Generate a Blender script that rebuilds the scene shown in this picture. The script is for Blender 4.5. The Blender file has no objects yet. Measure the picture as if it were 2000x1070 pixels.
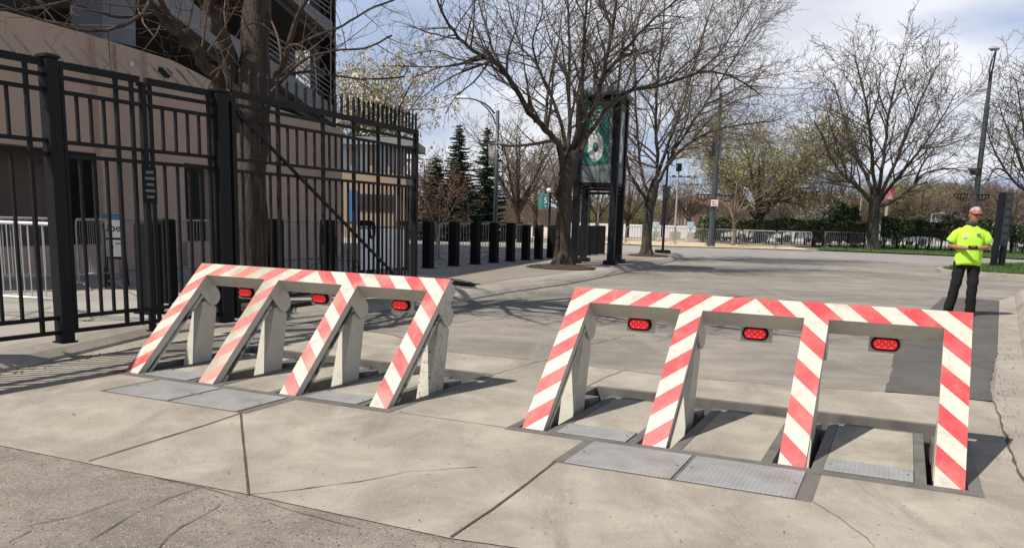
import bpy, bmesh, math, random
from mathutils import Vector, Matrix
from mathutils.geometry import tessellate_polygon
R = math.radians
V = Vector
sc = bpy.context.scene
col = sc.collection

# ------------------------------------------------------------------ camera, sky, sun, exposure
CAMH, FPX, PPX, PPY, PITCH, ROLL = 1.45, 1642.78, 1000.0, 712.72, 0.17345, 0.02908
cp, sp, cr, sr = math.cos(PITCH), math.sin(PITCH), math.cos(ROLL), math.sin(ROLL)
FW = V((0, cp, -sp)); _up = V((0, sp, cp)); _rt = V((1, 0, 0))
RT = _rt * cr + _up * sr
UP = _up * cr - _rt * sr
cam = bpy.data.objects.new('camera', bpy.data.cameras.new('camera')); col.objects.link(cam)
cam.matrix_world = Matrix(((RT.x, UP.x, -FW.x, 0), (RT.y, UP.y, -FW.y, 0), (RT.z, UP.z, -FW.z, CAMH), (0, 0, 0, 1)))
cam.data.sensor_width = 36; cam.data.lens = 36 * FPX / 2000
cam.data.shift_y = (PPY - 535) / 2000
cam.data.clip_start = 0.05; cam.data.clip_end = 3000
sc.camera = cam

SUN_AZ, SUN_EL = 59.0, 53.0           # direction the light travels towards (from +Y clockwise), elevation
SUN_STRENGTH, SKY_STRENGTH, EXPOSURE = 4.7, 0.066, 0.32
w = bpy.data.worlds.new('World'); sc.world = w; w.use_nodes = True
nt = w.node_tree; nt.nodes.clear()
def N(t, **k):
    n = nt.nodes.new(t)
    for a, b in k.items(): setattr(n, a, b)
    return n
wo = N('ShaderNodeOutputWorld'); bg = N('ShaderNodeBackground'); bg.inputs[1].default_value = SKY_STRENGTH
sky = N('ShaderNodeTexSky'); sky.sky_type = 'NISHITA'; sky.sun_disc = False
sky.sun_elevation = R(SUN_EL); sky.sun_rotation = R(SUN_AZ + 180); sky.air_density = 1.0; sky.dust_density = 1.2; sky.ozone_density = 2.0
tc = N('ShaderNodeTexCoord'); sep = N('ShaderNodeSeparateXYZ'); nt.links.new(tc.outputs['Generated'], sep.inputs[0])
mx = N('ShaderNodeMath', operation='MAXIMUM'); nt.links.new(sep.outputs['Z'], mx.inputs[0]); mx.inputs[1].default_value = 0.0
ad = N('ShaderNodeMath', operation='ADD'); nt.links.new(mx.outputs[0], ad.inputs[0]); ad.inputs[1].default_value = 0.16
comb = N('ShaderNodeCombineXYZ')
for k, ax_ in enumerate('XY'):
    dv = N('ShaderNodeMath', operation='DIVIDE'); nt.links.new(sep.outputs[ax_], dv.inputs[0]); nt.links.new(ad.outputs[0], dv.inputs[1]); nt.links.new(dv.outputs[0], comb.inputs[k])
n1 = N('ShaderNodeTexNoise'); n1.inputs['Scale'].default_value = 1.15; n1.inputs['Detail'].default_value = 9; n1.inputs['Roughness'].default_value = 0.55; n1.inputs['Distortion'].default_value = 0.25
nt.links.new(comb.outputs[0], n1.inputs['Vector'])
rp = N('ShaderNodeValToRGB'); rp.color_ramp.elements[0].position = 0.43; rp.color_ramp.elements[0].color = (0.72, 0.72, 0.72, 1); rp.color_ramp.elements[1].position = 0.60; rp.color_ramp.elements[1].color = (1, 1, 1, 1)
nt.links.new(n1.outputs['Fac'], rp.inputs[0])
n2 = N('ShaderNodeTexNoise'); n2.inputs['Scale'].default_value = 0.7; n2.inputs['Detail'].default_value = 5
mp = N('ShaderNodeMapping'); mp.inputs['Location'].default_value = (3.1, 7.7, 0); nt.links.new(comb.outputs[0], mp.inputs[0]); nt.links.new(mp.outputs[0], n2.inputs['Vector'])
cw = N('ShaderNodeValToRGB'); cw.color_ramp.elements[0].position = 0.42; cw.color_ramp.elements[0].color = (6.1, 7.3, 10.0, 1); cw.color_ramp.elements[1].position = 0.56; cw.color_ramp.elements[1].color = (11.6, 11.8, 12.6, 1)
nt.links.new(n2.outputs['Fac'], cw.inputs[0])
el_ = N('ShaderNodeMapRange'); el_.inputs[1].default_value = .34; el_.inputs[2].default_value = .60; el_.inputs[3].default_value = 1.0; el_.inputs[4].default_value = .10; nt.links.new(mx.outputs[0], el_.inputs[0])
cf = N('ShaderNodeMath', operation='MULTIPLY'); nt.links.new(rp.outputs[0], cf.inputs[0]); nt.links.new(el_.outputs[0], cf.inputs[1])
mixw = N('ShaderNodeMix', data_type='RGBA'); nt.links.new(cf.outputs[0], mixw.inputs[0]); nt.links.new(sky.outputs[0], mixw.inputs[6]); nt.links.new(cw.outputs[0], mixw.inputs[7])
nt.links.new(mixw.outputs[2], bg.inputs[0]); nt.links.new(bg.outputs[0], wo.inputs[0])
sl = bpy.data.lights.new('sun', 'SUN'); sl.energy = SUN_STRENGTH; sl.angle = R(0.55); sl.color = (1, 0.94, 0.85)
so = bpy.data.objects.new('sun', sl); col.objects.link(so)
sdir = V((math.sin(R(SUN_AZ)) * math.cos(R(SUN_EL)), math.cos(R(SUN_AZ)) * math.cos(R(SUN_EL)), -math.sin(R(SUN_EL))))
so.rotation_euler = sdir.to_track_quat('-Z', 'Y').to_euler(); so.location = (-20, -10, 30)
sc.view_settings.view_transform = 'Standard'; sc.view_settings.look = 'None'; sc.view_settings.exposure = EXPOSURE; sc.view_settings.gamma = 1
sc.cycles.max_bounces = 6; sc.cycles.diffuse_bounces = 3; sc.cycles.transparent_max_bounces = 6

# ------------------------------------------------------------------ helpers
def ray(px, py): return FW + RT * ((px - PPX) / FPX) - UP * ((py - PPY) / FPX)
def at(px, py, z=0.0):                       # where a sight line meets height z
    d = ray(px, py); return V((0, 0, CAMH)) + d * ((z - CAMH) / d.z)
def rY(px, py, Y):                           # where a sight line meets forward distance Y
    d = ray(px, py); return V((0, 0, CAMH)) + d * (Y / d.y)
def zY(px, py, Y): return rY(px, py, Y).z
def gx(px, Y, py=450): return rY(px, py, Y).x

class MB:
    def __init__(s): s.v = []; s.f = []; s.m = []
    def add(s, vs, fs, mi=0):
        o = len(s.v); s.v.extend(vs)
        for f in fs: s.f.append([o + i for i in f]); s.m.append(mi)
    def poly(s, pts, mi=0): s.add([V(p) for p in pts], [list(range(len(pts)))], mi)
    def box(s, lo, hi, mi=0):
        x0, y0, z0 = lo; x1, y1, z1 = hi
        s.add([V(p) for p in ((x0, y0, z0), (x1, y0, z0), (x1, y1, z0), (x0, y1, z0), (x0, y0, z1), (x1, y0, z1), (x1, y1, z1), (x0, y1, z1))],
              [(3, 2, 1, 0), (4, 5, 6, 7), (0, 1, 5, 4), (1, 2, 6, 5), (2, 3, 7, 6), (3, 0, 4, 7)], mi)
    def obox(s, c, ex, ey, ez, mi=0):        # oriented box from half-extent vectors
        c, ex, ey, ez = V(c), V(ex), V(ey), V(ez)
        vs = [c + ex * a + ey * b + ez * d for d in (-1, 1) for a, b in ((-1, -1), (1, -1), (1, 1), (-1, 1))]
        s.add(vs, [(3, 2, 1, 0), (4, 5, 6, 7), (0, 1, 5, 4), (1, 2, 6, 5), (2, 3, 7, 6), (3, 0, 4, 7)], mi)
    def bar(s, a, b, wd, ht, up=(0, 0, 1), mi=0):
        a, b = V(a), V(b); d = (b - a); L = d.length; d.normalize(); up = V(up)
        if abs(d.dot(up)) > .99: up = V((1, 0, 0))
        sd = d.cross(up).normalized(); u2 = sd.cross(d)
        s.obox((a + b) / 2, sd * wd / 2, d * L / 2, u2 * ht / 2, mi)
    def tube(s, pts, rads, n=8, cap=True, mi=0):
        pts = [V(p) for p in pts]
        if not isinstance(rads, (list, tuple)): rads = [rads] * len(pts)
        o = len(s.v); u = None; k = len(pts)
        for i in range(k):
            t = (pts[min(i + 1, k - 1)] - pts[max(i - 1, 0)])
            if t.length < 1e-9: t = V((0, 0, 1))
            t.normalize()
            if u is None: u = t.orthogonal().normalized()
            else:
                u = u - t * u.dot(t)
                u = u.normalized() if u.length > 1e-6 else t.orthogonal().normalized()
            b = t.cross(u); p = pts[i]; r = rads[i]
            for j in range(n):
                a = 2 * math.pi * j / n
                s.v.append(p + (u * math.cos(a) + b * math.sin(a)) * r)
        for i in range(k - 1):
            for j in range(n):
                j2 = (j + 1) % n
                s.f.append([o + i * n + j, o + i * n + j2, o + (i + 1) * n + j2, o + (i + 1) * n + j]); s.m.append(mi)
        if cap and n > 3:
            s.f.append([o + j for j in range(n)][::-1]); s.m.append(mi)
            s.f.append([o + (k - 1) * n + j for j in range(n)]); s.m.append(mi)
    def prism(s, prof, off, mi=0, mi_cap=None):   # prof: list of 3D points (planar), extruded by off
        prof = [V(p) for p in prof]; off = V(off); n = len(prof)
        s.add(prof + [p + off for p in prof], [list(range(n))[::-1], [n + i for i in range(n)]], mi if mi_cap is None else mi_cap)
        o = len(s.v) - 2 * n
        for i in range(n):
            j = (i + 1) % n; s.f.append([o + i, o + j, o + n + j, o + n + i]); s.m.append(mi)
    def loft(s, rings, cap=True, mi=0):
        n = len(rings[0]); o = len(s.v)
        for r in rings: s.v.extend(V(p) for p in r)
        for i in range(len(rings) - 1):
            for j in range(n):
                j2 = (j + 1) % n
                s.f.append([o + i * n + j, o + i * n + j2, o + (i + 1) * n + j2, o + (i + 1) * n + j]); s.m.append(mi)
        if cap:
            s.f.append([o + j for j in range(n)][::-1]); s.m.append(mi)
            s.f.append([o + (len(rings) - 1) * n + j for j in range(n)]); s.m.append(mi)
    def build(s, name, mats, parent=None, origin=None, smooth=False, bevel=0, recalc=True):
        me = bpy.data.meshes.new(name)
        o3 = V(origin) if origin is not None else V((0, 0, 0))
        me.from_pydata([tuple(v - o3) for v in s.v], [], s.f)
        if not isinstance(mats, (list, tuple)): mats = [mats]
        for m in mats: me.materials.append(m)
        if len(mats) > 1: me.polygons.foreach_set('material_index', s.m)
        if recalc:
            bm = bmesh.new(); bm.from_mesh(me); bmesh.ops.recalc_face_normals(bm, faces=bm.faces); bm.to_mesh(me); bm.free()
        if smooth: me.polygons.foreach_set('use_smooth', [True] * len(me.polygons))
        ob = bpy.data.objects.new(name, me); col.objects.link(ob)
        if parent is not None: ob.parent = parent
        elif origin is not None: ob.location = o3
        if bevel:
            b = ob.modifiers.new('bevel', 'BEVEL'); b.width = bevel; b.segments = 2; b.limit_method = 'ANGLE'; b.angle_limit = R(40)
        return ob

def tag(o, label=None, cat=None, group=None, kind=None):
    if label: o['label'] = label
    if cat: o['category'] = cat
    if group: o['group'] = group
    if kind: o['kind'] = kind
    return o
def thing(name, label, cat, loc=(0, 0, 0), rz=0.0, group=None):
    o = bpy.data.objects.new(name, None); col.objects.link(o); o.location = loc; o.rotation_euler = (0, 0, rz); o.empty_display_size = .2
    return tag(o, label, cat, group)
def dup(root, loc, rz=None, label=None, scale=None):
    r = root.copy(); col.objects.link(r); r.location = loc
    if rz is not None: r.rotation_euler = (0, 0, rz)
    if scale is not None: r.scale = scale
    if label: r['label'] = label
    for ch in list(root.children):
        c = ch.copy(); col.objects.link(c); c.parent = r
        for g in list(ch.children):
            d = g.copy(); col.objects.link(d); d.parent = c
    return r
def struct(name, mb, mats, **k):
    return tag(mb.build(name, mats, **k), kind='structure')
def text(s, size, mat, name, parent, M4, ext=.004, align='CENTER', bold=0.0):
    cu = bpy.data.curves.new(name, 'FONT'); cu.body = s; cu.size = size; cu.extrude = ext; cu.align_x = align; cu.align_y = 'CENTER'; cu.offset = bold; cu.resolution_u = 4
    tmp = bpy.data.objects.new('tmp', cu); col.objects.link(tmp)
    me = bpy.data.meshes.new_from_object(tmp.evaluated_get(bpy.context.evaluated_depsgraph_get()))
    bpy.data.objects.remove(tmp); bpy.data.curves.remove(cu)
    me.name = name; me.materials.clear(); me.materials.append(mat)
    ob = bpy.data.objects.new(name, me); col.objects.link(ob); ob.parent = parent
    ob.matrix_local = M4
    return ob
def frame(o, x, z):                       # matrix for lettering: x = reading direction, z = towards the reader
    x = V(x).normalized(); z = V(z).normalized(); y = z.cross(x); o = V(o)
    return Matrix(((x.x, y.x, z.x, o.x), (x.y, y.y, z.y, o.y), (x.z, y.z, z.z, o.z), (0, 0, 0, 1)))
ORD = ['first', 'second', 'third', 'fourth', 'fifth', 'sixth', 'seventh', 'eighth', 'ninth', 'tenth', 'eleventh', 'twelfth', 'thirteenth', 'fourteenth']

# ------------------------------------------------------------------ materials
def mat(name, c, rough=.8, var=.12, scale=4.0, detail=6, bump=0.0, bscale=60.0, metal=0.0, spec=.35, c2=None, s2=None, c3=None, spots=None, stretch=None, streak=None, grain=0.0):
    m = bpy.data.materials.new(name); m.use_nodes = True; t = m.node_tree; ns = t.nodes; lk = t.links
    b = ns['Principled BSDF']; b.inputs['Roughness'].default_value = rough; b.inputs['Metallic'].default_value = metal; b.inputs['Specular IOR Level'].default_value = spec
    tcn = ns.new('ShaderNodeTexCoord'); vec = tcn.outputs['Object']
    if stretch:
        mpn = ns.new('ShaderNodeMapping'); mpn.inputs['Scale'].default_value = stretch; lk.new(vec, mpn.inputs[0]); vec = mpn.outputs[0]
    no = ns.new('ShaderNodeTexNoise'); no.inputs['Scale'].default_value = scale; no.inputs['Detail'].default_value = detail; no.inputs['Roughness'].default_value = .6; lk.new(vec, no.inputs['Vector'])
    r = ns.new('ShaderNodeValToRGB'); e = r.color_ramp.elements
    e[0].position = .3; e[1].position = .7
    e[0].color = (*[x * (1 - var) for x in c], 1); e[1].color = (*[min(1, x * (1 + var)) for x in (c2 or c)], 1)
    lk.new(no.outputs['Fac'], r.inputs[0]); out = r.outputs[0]
    if c3:                                     # larger stains
        n3 = ns.new('ShaderNodeTexNoise'); n3.inputs['Scale'].default_value = s2 or .6; n3.inputs['Detail'].default_value = 8; n3.inputs['Roughness'].default_value = .65; n3.inputs['Distortion'].default_value = .6; lk.new(vec, n3.inputs['Vector'])
        r3 = ns.new('ShaderNodeValToRGB'); r3.color_ramp.elements[0].position = .42; r3.color_ramp.elements[1].position = .68; r3.color_ramp.elements[0].color = (0, 0, 0, 1); r3.color_ramp.elements[1].color = (1, 1, 1, 1); lk.new(n3.outputs['Fac'], r3.inputs[0])
        mxn = ns.new('ShaderNodeMix'); mxn.data_type = 'RGBA'; lk.new(r3.outputs[0], mxn.inputs[0]); lk.new(out, mxn.inputs[6]); mxn.inputs[7].default_value = (*c3, 1); out = mxn.outputs[2]
    if grain:
        ng = ns.new('ShaderNodeTexNoise'); ng.inputs['Scale'].default_value = 75; ng.inputs['Detail'].default_value = 3; ng.inputs['Roughness'].default_value = .7; lk.new(tcn.outputs['Object'], ng.inputs['Vector'])
        mg = ns.new('ShaderNodeMapRange'); mg.inputs[1].default_value = .3; mg.inputs[2].default_value = .7; mg.inputs[3].default_value = 1 - grain; mg.inputs[4].default_value = 1 + grain; lk.new(ng.outputs['Fac'], mg.inputs[0])
        vg = ns.new('ShaderNodeVectorMath'); vg.operation = 'SCALE'; lk.new(out, vg.inputs[0]); lk.new(mg.outputs[0], vg.inputs['Scale']); out = vg.outputs[0]
    if streak:                                 # tyre scuffs: (angle, colour, threshold, amount, frequency)
        ang_, scol, th_, am_, fq = streak
        mpn = ns.new('ShaderNodeMapping'); mpn.inputs['Rotation'].default_value = (0, 0, ang_); mpn.inputs['Scale'].default_value = (fq, fq * .16, 1); lk.new(tcn.outputs['Object'], mpn.inputs[0])
        n4 = ns.new('ShaderNodeTexNoise'); n4.inputs['Scale'].default_value = 1; n4.inputs['Detail'].default_value = 7; n4.inputs['Roughness'].default_value = .7; n4.inputs['Distortion'].default_value = .8; lk.new(mpn.outputs[0], n4.inputs['Vector'])
        mr4 = ns.new('ShaderNodeMapRange'); mr4.inputs[1].default_value = th_; mr4.inputs[2].default_value = th_ + .16; mr4.inputs[4].default_value = am_; lk.new(n4.outputs['Fac'], mr4.inputs[0])
        mxn = ns.new('ShaderNodeMix'); mxn.data_type = 'RGBA'; lk.new(mr4.outputs[0], mxn.inputs[0]); lk.new(out, mxn.inputs[6]); mxn.inputs[7].default_value = (*scol, 1); out = mxn.outputs[2]
    if spots:                                  # (scale, size, colour, noise threshold) grains / pits
        for (ss, sz, scol) in spots:
            vo = ns.new('ShaderNodeTexVoronoi'); vo.inputs['Scale'].default_value = ss; lk.new(vec, vo.inputs['Vector'])
            ma = ns.new('ShaderNodeMath'); ma.operation = 'LESS_THAN'; lk.new(vo.outputs['Distance'], ma.inputs[0])
            mu = ns.new('ShaderNodeMath'); mu.operation = 'MULTIPLY'; sb_ = ns.new('ShaderNodeMath'); sb_.operation = 'SUBTRACT'; lk.new(vo.outputs['Color'], sb_.inputs[0]); sb_.inputs[1].default_value = .62; lk.new(sb_.outputs[0], mu.inputs[0]); mu.inputs[1].default_value = sz * 2.0; lk.new(mu.outputs[0], ma.inputs[1])
            mxn = ns.new('ShaderNodeMix'); mxn.data_type = 'RGBA'; lk.new(ma.outputs[0], mxn.inputs[0]); lk.new(out, mxn.inputs[6]); mxn.inputs[7].default_value = (*scol, 1); out = mxn.outputs[2]
    lk.new(out, b.inputs['Base Color'])
    if bump:
        bn = ns.new('ShaderNodeTexNoise'); bn.inputs['Scale'].default_value = bscale; bn.inputs['Detail'].default_value = 4; lk.new(vec, bn.inputs['Vector'])
        bu = ns.new('ShaderNodeBump'); bu.inputs['Strength'].default_value = bump; bu.inputs['Distance'].default_value = .02; lk.new(bn.outputs['Fac'], bu.inputs['Height']); lk.new(bu.outputs[0], b.inputs['Normal'])
    return m
M = {}
M['concrete'] = mat('apron_concrete', (.315, .283, .232), .85, .10, 3.0, bump=.12, bscale=90, c2=(.36, .328, .272), c3=(.215, .192, .160), s2=1.3, grain=.13, spots=[(9, .16, (.17, .15, .12)), (31, .5, (.20, .175, .145)), (70, .5, (.45, .41, .35))], stretch=(1, .75, 1), streak=(-1.15, (.135, .12, .10), .56, .5, 2.6))
M['concrete_grey'] = mat('gutter_concrete', (.33, .30, .26), .9, .12, 4, bump=.2, bscale=60, c3=(.22, .195, .165), s2=.8, grain=.14, spots=[(8, .14, (.13, .115, .1)), (40, .5, (.2, .18, .15))])
M['walk'] = mat('sidewalk_concrete', (.32, .30, .268), .9, .08, 2.5, bump=.08, c3=(.25, .232, .205), s2=.7, grain=.1, spots=[(12, .08, (.2, .18, .15))])
M['walk_brown'] = mat('brown_paving', (.25, .215, .18), .9, .12, 6, bump=.2, bscale=80, c3=(.2, .175, .145))
M['asph_near'] = mat('worn_asphalt', (.21, .184, .156), .92, .16, 7, bump=.4, bscale=170, c2=(.255, .226, .193), c3=(.155, .136, .115), s2=1.0, spots=[(75, 1.1, (.10, .088, .078)), (95, .95, (.36, .32, .27)), (140, 1.0, (.30, .265, .22)), (14, .10, (.09, .08, .07))], streak=(-1.15, (.25, .22, .185), .52, .55, 1.6))
M['road'] = mat('road_asphalt', (.215, .193, .168), .9, .14, 2.2, bump=.25, bscale=70, c2=(.27, .243, .21), c3=(.14, .128, .115), s2=.45, grain=.15, spots=[(35, .6, (.13, .118, .105)), (60, .6, (.34, .31, .27))], stretch=(.6, 1.1, 1), streak=(.43, (.30, .27, .23), .52, .6, 1.4))
M['street'] = mat('street_asphalt', (.27, .255, .24), .9, .10, 1.5, c3=(.22, .21, .2), s2=.3)
M['patch'] = mat('asphalt_patch', (.085, .080, .074), .9, .18, 5, bump=.3, bscale=80, c3=(.115, .107, .098), s2=1.6, grain=.18, spots=[(60, .7, (.15, .14, .125))])
M['joint'] = mat('joint_filler', (.075, .066, .056), .95, .4, 14)
M['joint_pale'] = mat('joint_pale', (.26, .225, .18), .95, .2, 14)
M['tan_walk'] = mat('tan_paving', (.52, .41, .27), .9, .1, 2)
M['ground'] = mat('far_ground', (.25, .23, .19), .95, .2, .3)
M['soil'] = mat('mulch', (.055, .042, .032), 1, .5, 18, bump=.8, bscale=30)
M['lot'] = mat('parking_lot', (.36, .33, .29), .9, .15, .3)
M['steel_plain'] = mat('pit_steel', (.115, .108, .10), .6, .25, 7, bump=.1, c3=(.16, .15, .135), s2=3)
M['pit'] = mat('pit_floor', (.035, .035, .038), .9, .3, 5)
M['black'] = mat('black_paint', (.008, .008, .009), .65, .25, 6, bump=.05, spec=.2)
M['iron'] = mat('fence_iron', (.0075, .0075, .0085), .6, .25, 8, spec=.22)
M['spike'] = mat('sunlit_spike_iron', (.05, .049, .047), .6, .3, 8)  # fence iron lightened for the sun striking the spikes
M['iron_brown'] = mat('gate_iron', (.0095, .0082, .008), .6, .3, 8, spec=.22)
M['bollard'] = mat('bollard_black', (.006, .006, .007), .75, .35, 9, bump=.1, spec=.18)
M['galv'] = mat('galvanised_steel', (.33, .335, .34), .5, .15, 8, metal=.3)
M['bright'] = mat('sunlit_steel', (.62, .62, .61), .45, .1, 8, metal=.3)  # galvanised steel lightened, sunlight put into the colour
M['white'] = mat('white_plastic', (.72, .73, .74), .5, .05, 3)
M['tan_wall'] = mat('stucco', (.50, .37, .285), .95, .05, 1.2, bump=.15, bscale=30, c3=(.43, .315, .24), s2=.4)
M['tan_wall2'] = mat('booth_stucco', (.33, .25, .185), .95, .05, 1)
M['dark_int'] = mat('shadowed_concrete', (.05, .046, .042), .95, .3, 1)  # darkness of the interior put into the colour
M['slab'] = mat('ramp_concrete', (.24, .245, .255), .9, .08, 1.2)
M['slab_dark'] = mat('ramp_underside', (.10, .093, .085), .95, .15, 1)  # ramp concrete darkened for the shade beneath the slabs
M['steel_col'] = mat('painted_column', (.15, .162, .185), .6, .08, 2)
M['glass'] = mat('window_glass', (.50, .55, .60), .15, .1, .5, spec=.6)
M['bark'] = mat('bark', (.044, .035, .028), .95, .35, 9, bump=1.0, bscale=22, c2=(.072, .058, .046), spec=.15, stretch=(1, 1, .25))  # albedo kept dark in place of shade on the trunks
M['bark2'] = mat('bark_grey', (.052, .044, .037), .95, .3, 9, bump=.9, bscale=22, c2=(.08, .068, .058), spec=.15, stretch=(1, 1, .25))
M['twig'] = mat('twig_brown', (.085, .062, .048), .9, .3, 3)
M['twig_grey'] = mat('twig_grey', (.098, .08, .064), .9, .25, 3)
M['twig_tan'] = mat('twig_tan', (.165, .13, .098), .9, .2, 3)
M['twig_red'] = mat('twig_reddish', (.105, .066, .048), .9, .25, 3)
M['leaf_yg'] = mat('young_leaf', (.20, .225, .06), .7, .3, 2, c2=(.29, .30, .10))
M['leaf_pale'] = mat('pale_blossom', (.46, .42, .28), .8, .2, 2)
M['blossom'] = mat('white_blossom', (.55, .52, .43), .8, .15, 2)
M['conif'] = mat('needle_green', (.030, .052, .034), .8, .5, 1.5, c2=(.06, .09, .055))
M['conif_b'] = mat('needle_brownish', (.055, .053, .032), .8, .4, 1.5, c2=(.08, .07, .045))
M['dead_leaf'] = mat('dry_leaf', (.145, .088, .052), .9, .3, 2)
M['hedge'] = mat('hedge_leaf', (.036, .050, .022), .7, .5, 3, c2=(.068, .088, .038))
M['shrub'] = mat('shrub_leaf', (.045, .068, .028), .7, .4, 3, c2=(.08, .105, .045))
M['grass'] = mat('grass_blade', (.045, .085, .018), .8, .35, 6, c2=(.075, .125, .03))
M['pole'] = mat('lamp_post_paint', (.045, .055, .062), .45, .15, 4, spec=.5)
M['pole_grey'] = mat('far_pole', (.30, .31, .31), .6, .1, 2)
M['banner_k'] = mat('banner_black', (.016, .016, .019), .6, .1, 3)
M['banner_pic'] = mat('banner_photo', (.10, .085, .085), .6, .7, 5, c2=(.30, .28, .28))
M['red'] = mat('banner_red', (.62, .10, .12), .6, .1, 3)
M['pink'] = mat('banner_pink', (.62, .33, .34), .6, .35, 5)
M['sign_white'] = mat('sign_white', (.74, .72, .70), .5, .04, 3)
M['sign_green'] = mat('sign_green', (.036, .145, .125), .45, .12, 1.0, c2=(.05, .185, .16))
M['sign_greygreen'] = mat('sign_fade', (.13, .165, .165), .45, .25, 2.5, c2=(.20, .225, .228))
M['sign_grey'] = mat('sign_grey', (.20, .21, .22), .5, .06, 2)
M['tower'] = mat('tower_steel', (.009, .010, .014), .5, .15, 3, spec=.25)
M['sign_dark'] = mat('sign_dark', (.045, .047, .052), .6, .1, 4)
M['roof'] = mat('tower_roof', (.15, .165, .19), .4, .1, 3)
M['letters'] = mat('lettering_grey', (.68, .70, .69), .5, .05, 3)
M['globe'] = mat('globe_glass', (.85, .85, .82), .3, .02, 3)
M['yellow'] = mat('yellow_paint', (.60, .42, .02), .5, .1, 3)
M['skin'] = mat('skin', (.32, .15, .095), .55, .12, 14)
M['shirt'] = mat('hivis_cotton', (.47, .85, .06), .85, .05, 9, bump=.25, bscale=14)
M['trouser'] = mat('black_trouser', (.010, .0095, .010), .9, .35, 14, bump=.3, bscale=20)
M['shoe'] = mat('black_shoe', (.012, .011, .011), .5, .2, 14)
M['cap'] = mat('faded_cap', (.34, .27, .235), .9, .5, 26, c2=(.42, .38, .34), c3=(.36, .09, .085), s2=11)
M['cap_brim'] = mat('red_brim', (.42, .10, .085), .85, .15, 20)
M['dark_grey'] = mat('dark_gaiter', (.035, .045, .042), .9, .2, 14)
M['lens_black'] = mat('dark_lens', (.006, .006, .007), .15, .1, 5, spec=.7)
M['paint_white'] = mat('car_white', (.75, .75, .75), .25, .02, 3, spec=.6)
M['paint_grey'] = mat('car_grey', (.25, .26, .28), .25, .02, 3, spec=.6)
M['tyre'] = mat('tyre', (.02, .02, .02), .8, .1, 3)
M['brick'] = mat('brown_brick', (.24, .165, .12), .9, .1, 2)
M['roof_red'] = mat('red_roof', (.20, .085, .06), .9, .15, 2)
M['blue'] = mat('sign_blue', (.06, .16, .38), .5, .1, 2)
M['pale_blue'] = mat('sign_pale_blue', (.42, .60, .66), .5, .08, 6)
M['conc_block'] = mat('footing_concrete', (.36, .34, .31), .9, .1, 5)

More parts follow.
